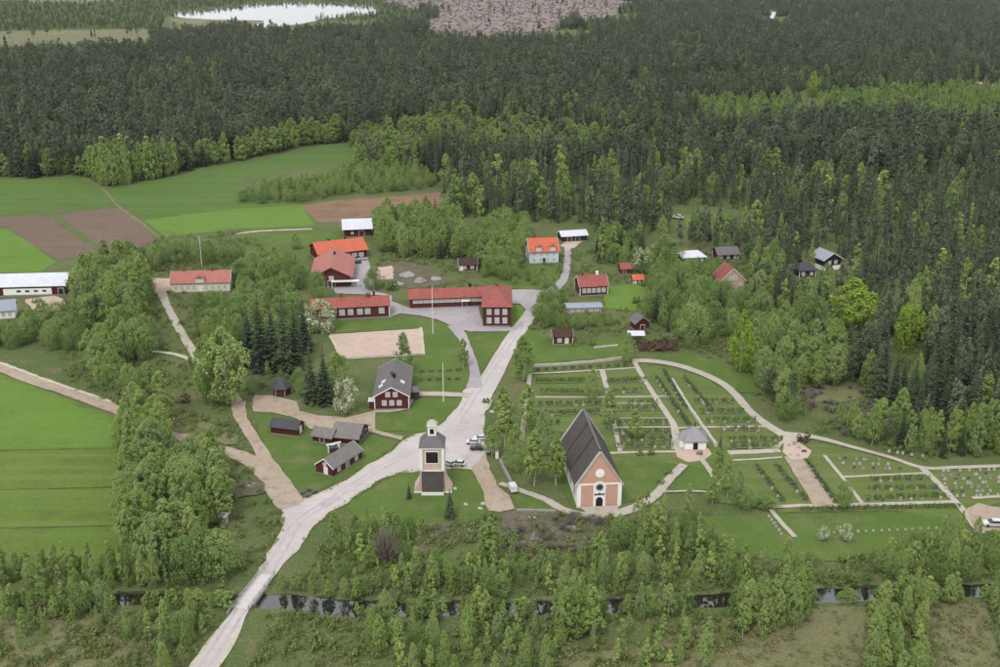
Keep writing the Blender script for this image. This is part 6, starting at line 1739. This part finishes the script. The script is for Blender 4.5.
HROWS = [((532, 415), (600, 412), 'top hedge row in the western churchyard'), ((530, 424), (560, 423), 'second hedge row in the western churchyard'), ((617, 410), (661, 409), 'upper hedge row beside the slanting path'), ((618, 424), (668, 423), 'middle hedge row beside the slanting path'),
         ((620, 440), (672, 439), 'lower hedge row beside the slanting path'), ((604, 392), (642, 391), 'hedge row just above the cross path'), ((532, 405), (604, 404), 'hedge row just below the cross path'), ((614, 433), (670, 432), 'fourth hedge row beside the slanting path'), ((616, 446.5), (673, 446), 'fifth hedge row beside the slanting path'),
         ((530, 433), (556, 432), 'third hedge row in the western churchyard'), ((606, 382), (646, 380), 'hedge row under the top path'), ((536, 382), (598, 381), 'hedge row on the top lawn'), ((628, 404), (658, 403), 'short hedge row beside the slanting path'), ((716, 428.5), (762, 430), 'hedge row behind the chapel'), ((540, 392), (600, 393), 'hedge row under the top lawn of the churchyard'),
         ((728, 440), (782, 440), 'upper hedge row right of the chapel'), ((728, 447), (778, 447), 'lower hedge row right of the chapel'), ((706, 421), (756, 421), 'lowest hedge row under the curved road'), ((700, 412), (744, 412), 'middle hedge row under the curved road'), ((694, 402), (734, 402), 'upper hedge row under the curved road'),
         ((756, 466), (784, 504), 'left slanting hedge row below the round plot'), ((776, 466), (806, 502), 'right slanting hedge row below the round plot'), ((806, 462), (836, 504), 'hedge row along the brown gravel lane'),
         ((870, 481), (930, 479), 'upper hedge row of the lower plots'), ((868, 490), (938, 488), 'middle hedge row of the lower plots'), ((864, 500), (946, 497), 'lower hedge row of the lower plots'), ((800, 511), (960, 508), 'long hedge under the lower cemetery path'),
         ((664, 372), (686, 410), 'hedge row left of the slanting wall'), ((684, 378), (712, 412), 'hedge row right of the slanting wall'), ((656, 378), (690, 428), 'hedge row along the slanting path'), ((545, 436), (570, 436), 'short hedge row behind the church')]
for a, b, lb in HROWS:
    if a[1] < 460 and abs(a[1] - b[1]) < 6:
        ribbon('grave_bed', [(a[0], a[1] + 1.9), (b[0], b[1] + 1.9)], 0.5, M['dry'], amp=0.2, clear=False)
    hedge(a, b, lb, gap=-0.1 if 'long' not in lb and 'top' not in lb else 0.0)
hedge((531, 371), (630, 366), 'thin dark hedge between the top wall and path', 0.9, 0.7, gap=0.35)
hedge((420, 373), (462, 371), 'hedge crossing the lawn beside the flagpole', 0.9, 1.0, gap=0.2)
hedge((418, 381), (464, 380), 'lower hedge crossing the lawn beside the flagpole', 0.8, 1.0, gap=0.5)

# --- gravestones: each one an object, rows share a label where nothing tells them apart
def stone_meshes():
    out = []
    for k, mt in enumerate(('granite_dark', 'stone', 'stone_pale', 'granite_dark', 'stone')):
        W, H, T = ((0.42, 0.95, 0.11), (0.5, 0.75, 0.12), (0.36, 0.85, 0.1), (0.6, 0.7, 0.12), (0.4, 1.05, 0.11))[k]
        prof = [(-W, 0.12), (W, 0.12), (W, H*0.82), (W*0.6, H*0.96), (0, H), (-W*0.6, H*0.96), (-W, H*0.82)]
        out.append((MB().prism(prof, -T, T).mesh('slab', M[mt]), MB().box(-W-0.12, W+0.12, -T-0.14, T+0.14, -0.05, 0.119).mesh('base', M['stone'])))
    return out
STONES = stone_meshes()
def stones(p0, p1, n, label, group, pale=False, jitter=0.25, sc=0.85):
    a, b = P(*p0), P(*p1)
    for i in range(n):
        p = a.lerp(b, (i + 0.5 + random.uniform(-jitter, jitter)) / n)
        k = 2 if pale else random.randrange(5)
        r = empty('gravestone', (p.x, p.y, 0.012 + 0.003*_lv[0]*0.6), random.uniform(-0.12, 0.12))
        q = sc*random.uniform(0.85, 1.2); r.scale = (q, q, q)
        tag(r, label if n == 1 else f'{ORD[i]} {label}, from the left', 'gravestone', group)
        link('slab', STONES[k][0], r); link('base', STONES[k][1], r)
for a, b, lb in HROWS:
    if 'long hedge' in lb or 'behind the church' in lb or 'top lawn' in lb: continue
    L = (P(*b) - P(*a)).length
    rowname = lb.replace('hedge row', 'row')
    n = max(3, int(L / 3.4))
    stones((a[0], a[1] + 2.6), (b[0], b[1] + 2.6), n, 'gravestone before the ' + rowname.replace(' row', ' hedge row'), 'graves: ' + rowname)
stones((822, 535), (948, 529.5), 16, 'white grave marker in the single row on the green slope', 'white markers on the slope', True, 0.05, 0.75)
stones((768, 517), (782, 537), 6, 'pale grave marker beside the short path below the hedge', 'pale markers by the short path', True, 0.15, 0.75)
for k in range(7):
    stones((938 + k*1.5, 473 + k*4.2), (1002, 471 + k*4.2), 7, 'gravestone in the ' + ORD[k] + ' row of the crowded right plot', 'right-hand plot row ' + ORD[k], k % 3 == 0, 0.45, 0.8)
for k in range(3):
    stones((834 + k*7, 460 + k*5), (880 + k*14, 462 + k*4.4), 6, 'gravestone in the ' + ORD[k] + ' line of scattered upper graves', 'upper graves line ' + ORD[k], k == 1, 0.45, 0.85)
stones((880, 452), (930, 459), 5, 'pale gravestone beyond the upper cemetery road', 'stones beyond the upper road', True, 0.4, 0.9)
for k in range(6):
    x, y = (789, 794, 799, 804, 790, 798)[k], (447, 445.5, 449, 453, 456, 457)[k]
    stones((x-1, y), (x+1, y), 1, ORD[k] + ' gravestone counted round the pink gravel plot', 'graves on the pink plot', k % 2 == 0, 0.0, 0.9)

# --- copper hedge bushes and other bushes of the gardens
for i in range(16):
    px, py = 636 + (i % 8)*5.4 + random.uniform(-1, 1), 346 + (i // 8)*4 + random.uniform(-0.8, 0.8)
    c = P(px, py); pr = PROTO['maroon'][i % 2]
    o = empty('copper_bush', (c.x, c.y, 0), random.uniform(0, 6)); s = random.uniform(0.8, 1.35); o.scale = (s, s, s)
    tag(o, ('upper' if i < 8 else 'lower') + ' row of copper-red bushes by the carport, ' + ORD[i % 8] + ' from the left', 'bush', 'copper-red bushes by the carport')
    link('stem', pr[1], o); link('crown', pr[0], o)
BUSH = [(804, 442, 'reddish brown bush where the upper paths meet', 'maroon', 1.3), (186, 403, 'red-brown bush alone on the rough meadow', 'maroon', 1.2), (636, 303, 'round bush on the garden lawn, left one', 'bush', 1.2), (640, 309, 'round bush on the garden lawn, right one', 'bush', 1.0),
        (592, 345, 'low bush on the cottage lawn', 'bush', 0.8), (404, 386, 'bush beside the porch of the gabled house', 'bush', 0.8), (486, 403, 'white stones and bush at the road bend', 'bush', 0.7), (822, 540, 'white flowering bush on the green slope, left one', 'blossom', 0.42), (846, 540, 'white flowering bush on the green slope, right one', 'blossom', 0.5),
        (640, 455, 'dark bush on the church lawn', 'bush', 0.7), (651, 455, 'second dark bush on the church lawn', 'bush', 0.7), (668, 474, 'bush beside the church path, upper one', 'bush', 0.7), (660, 484, 'bush beside the church path, lower one', 'bush', 0.6), (700, 455, 'dark bush beside the chapel door', 'bush', 0.5),
        (36, 303, 'dark small bush before the long barn', 'bush', 0.9), (296, 249, 'rounded bush on the meadow behind the hall', 'leafy', 0.7), (392, 290, 'rounded bush left of the school wing', 'bush', 1.6), (372, 290, 'leafy bush in the yard beside the hall', 'leafy', 0.85)]
for px, py, lb, k, s in BUSH:
    c = P(px, py); pr = PROTO[k][0]
    o = empty('flowering_bush' if k == 'blossom' else 'bush', (c.x, c.y, 0), random.uniform(0, 6)); o.scale = (s, s, s)
    tag(o, lb, 'bush'); link('stem', pr[1], o); link('crown', pr[0], o)

for i, (px, py) in enumerate(((303, 494), (309, 491), (315, 493), (308, 497))):
    c = P(px, py); pr = PROTO['twig'][i % 2]
    o = empty('brush_pile', (c.x, c.y, 0), i*1.7); o.scale = (0.55, 0.55, 0.32)
    tag(o, ('left', 'rear', 'right', 'front')[i] + ' heap of grey brushwood at the road junction', 'brush pile', 'brushwood heaps at the junction'); link('stem', pr[1], o); link('crown', pr[0], o)

# --- boulders
def boulder(px, py, s, label, mat='stone'):
    c = P(px, py)
    bm = bmesh.new(); bmesh.ops.create_icosphere(bm, subdivisions=2, radius=1.0)
    rg = random.Random(int(px*7+py))
    ph = [rg.uniform(0, 6) for _ in range(6)]
    for v in bm.verts:
        k = 1 + 0.2*math.sin(v.co.x*3+ph[0]) + 0.16*math.sin(v.co.y*4+ph[1]) + 0.12*math.sin(v.co.z*5+ph[2])
        v.co *= k; v.co.z *= 0.6
    me = bpy.data.meshes.new('boulder'); bm.to_mesh(me); bm.free(); me.materials.append(M[mat])
    o = link('boulder', me, None, (c.x, c.y, 0.15*s), rg.uniform(0, 6)); o.scale = (s*1.2, s, s)
    tag(o, label, 'boulder')
for px, py, s, lb, mt in ((466, 505, 0.55, 'white stone on the tower lawn, upper left', 'stone_pale'), (483, 504, 0.6, 'white stone at the end of the gravel lane', 'stone_pale'), (480, 508.5, 0.5, 'small white stone below the gravel lane end', 'stone_pale'), (468, 531, 0.8, 'large white stone on the slope below the tower lawn', 'stone_pale'),
                          (532, 518.5, 0.7, 'white stone on the slope under the low grey wall', 'stone_pale'), (455, 489, 0.5, 'white stone beside the tower foot', 'stone_pale'), (406, 276, 2.6, 'large grey boulder behind the school wing', 'stone'), (420, 282, 2.2, 'flat grey boulder above the school wing', 'stone'), (436, 280, 1.8, 'grey boulder under the spruce behind the school', 'stone'), (398, 286, 2.0, 'grey boulder at the corner of the yard', 'stone'),
                          (486, 409, 0.7, 'pale stone at the road bend', 'stone_pale'), (492, 412, 0.6, 'second pale stone at the road bend', 'stone_pale'), (480, 416, 0.5, 'pale stone on the road edge by the parked cars', 'stone_pale'), (247, 487, 0.8, 'grey stone on the rough ground by the gravel road', 'stone'), (254, 485, 0.6, 'small grey stone by the gravel road', 'stone'),
                          (535, 538, 1.3, 'dark boulder on the stony slope, left one', 'stone'), (550, 533, 1.1, 'dark boulder on the stony slope, middle one', 'stone'), (572, 530, 1.2, 'dark boulder on the stony slope, right one', 'stone'), (520, 545, 1.0, 'dark boulder low on the stony slope', 'stone'), (690, 546, 0.9, 'pale boulder in the thicket below the church', 'stone_pale')):
    boulder(px, py, s, lb, mt)

# --- air
hz = MB().box(-9000, 9000, -1500, 14000, -6.0, CAM_H + 6.0)
hm = bpy.data.materials.new('haze_air'); hm.use_nodes = True
hn = hm.node_tree.nodes; hn.clear()
ho = hn.new('ShaderNodeOutputMaterial'); pv = hn.new('ShaderNodeVolumePrincipled')
pv.inputs['Color'].default_value = (0.92, 0.95, 1.0, 1); pv.inputs['Density'].default_value = 0.000028; pv.inputs['Anisotropy'].default_value = 0.2
hm.node_tree.links.new(pv.outputs[0], ho.inputs['Volume'])
ha = hz.build('haze', hm); tag(ha, 'thin pale haze in the air over the valley', kind='stuff')
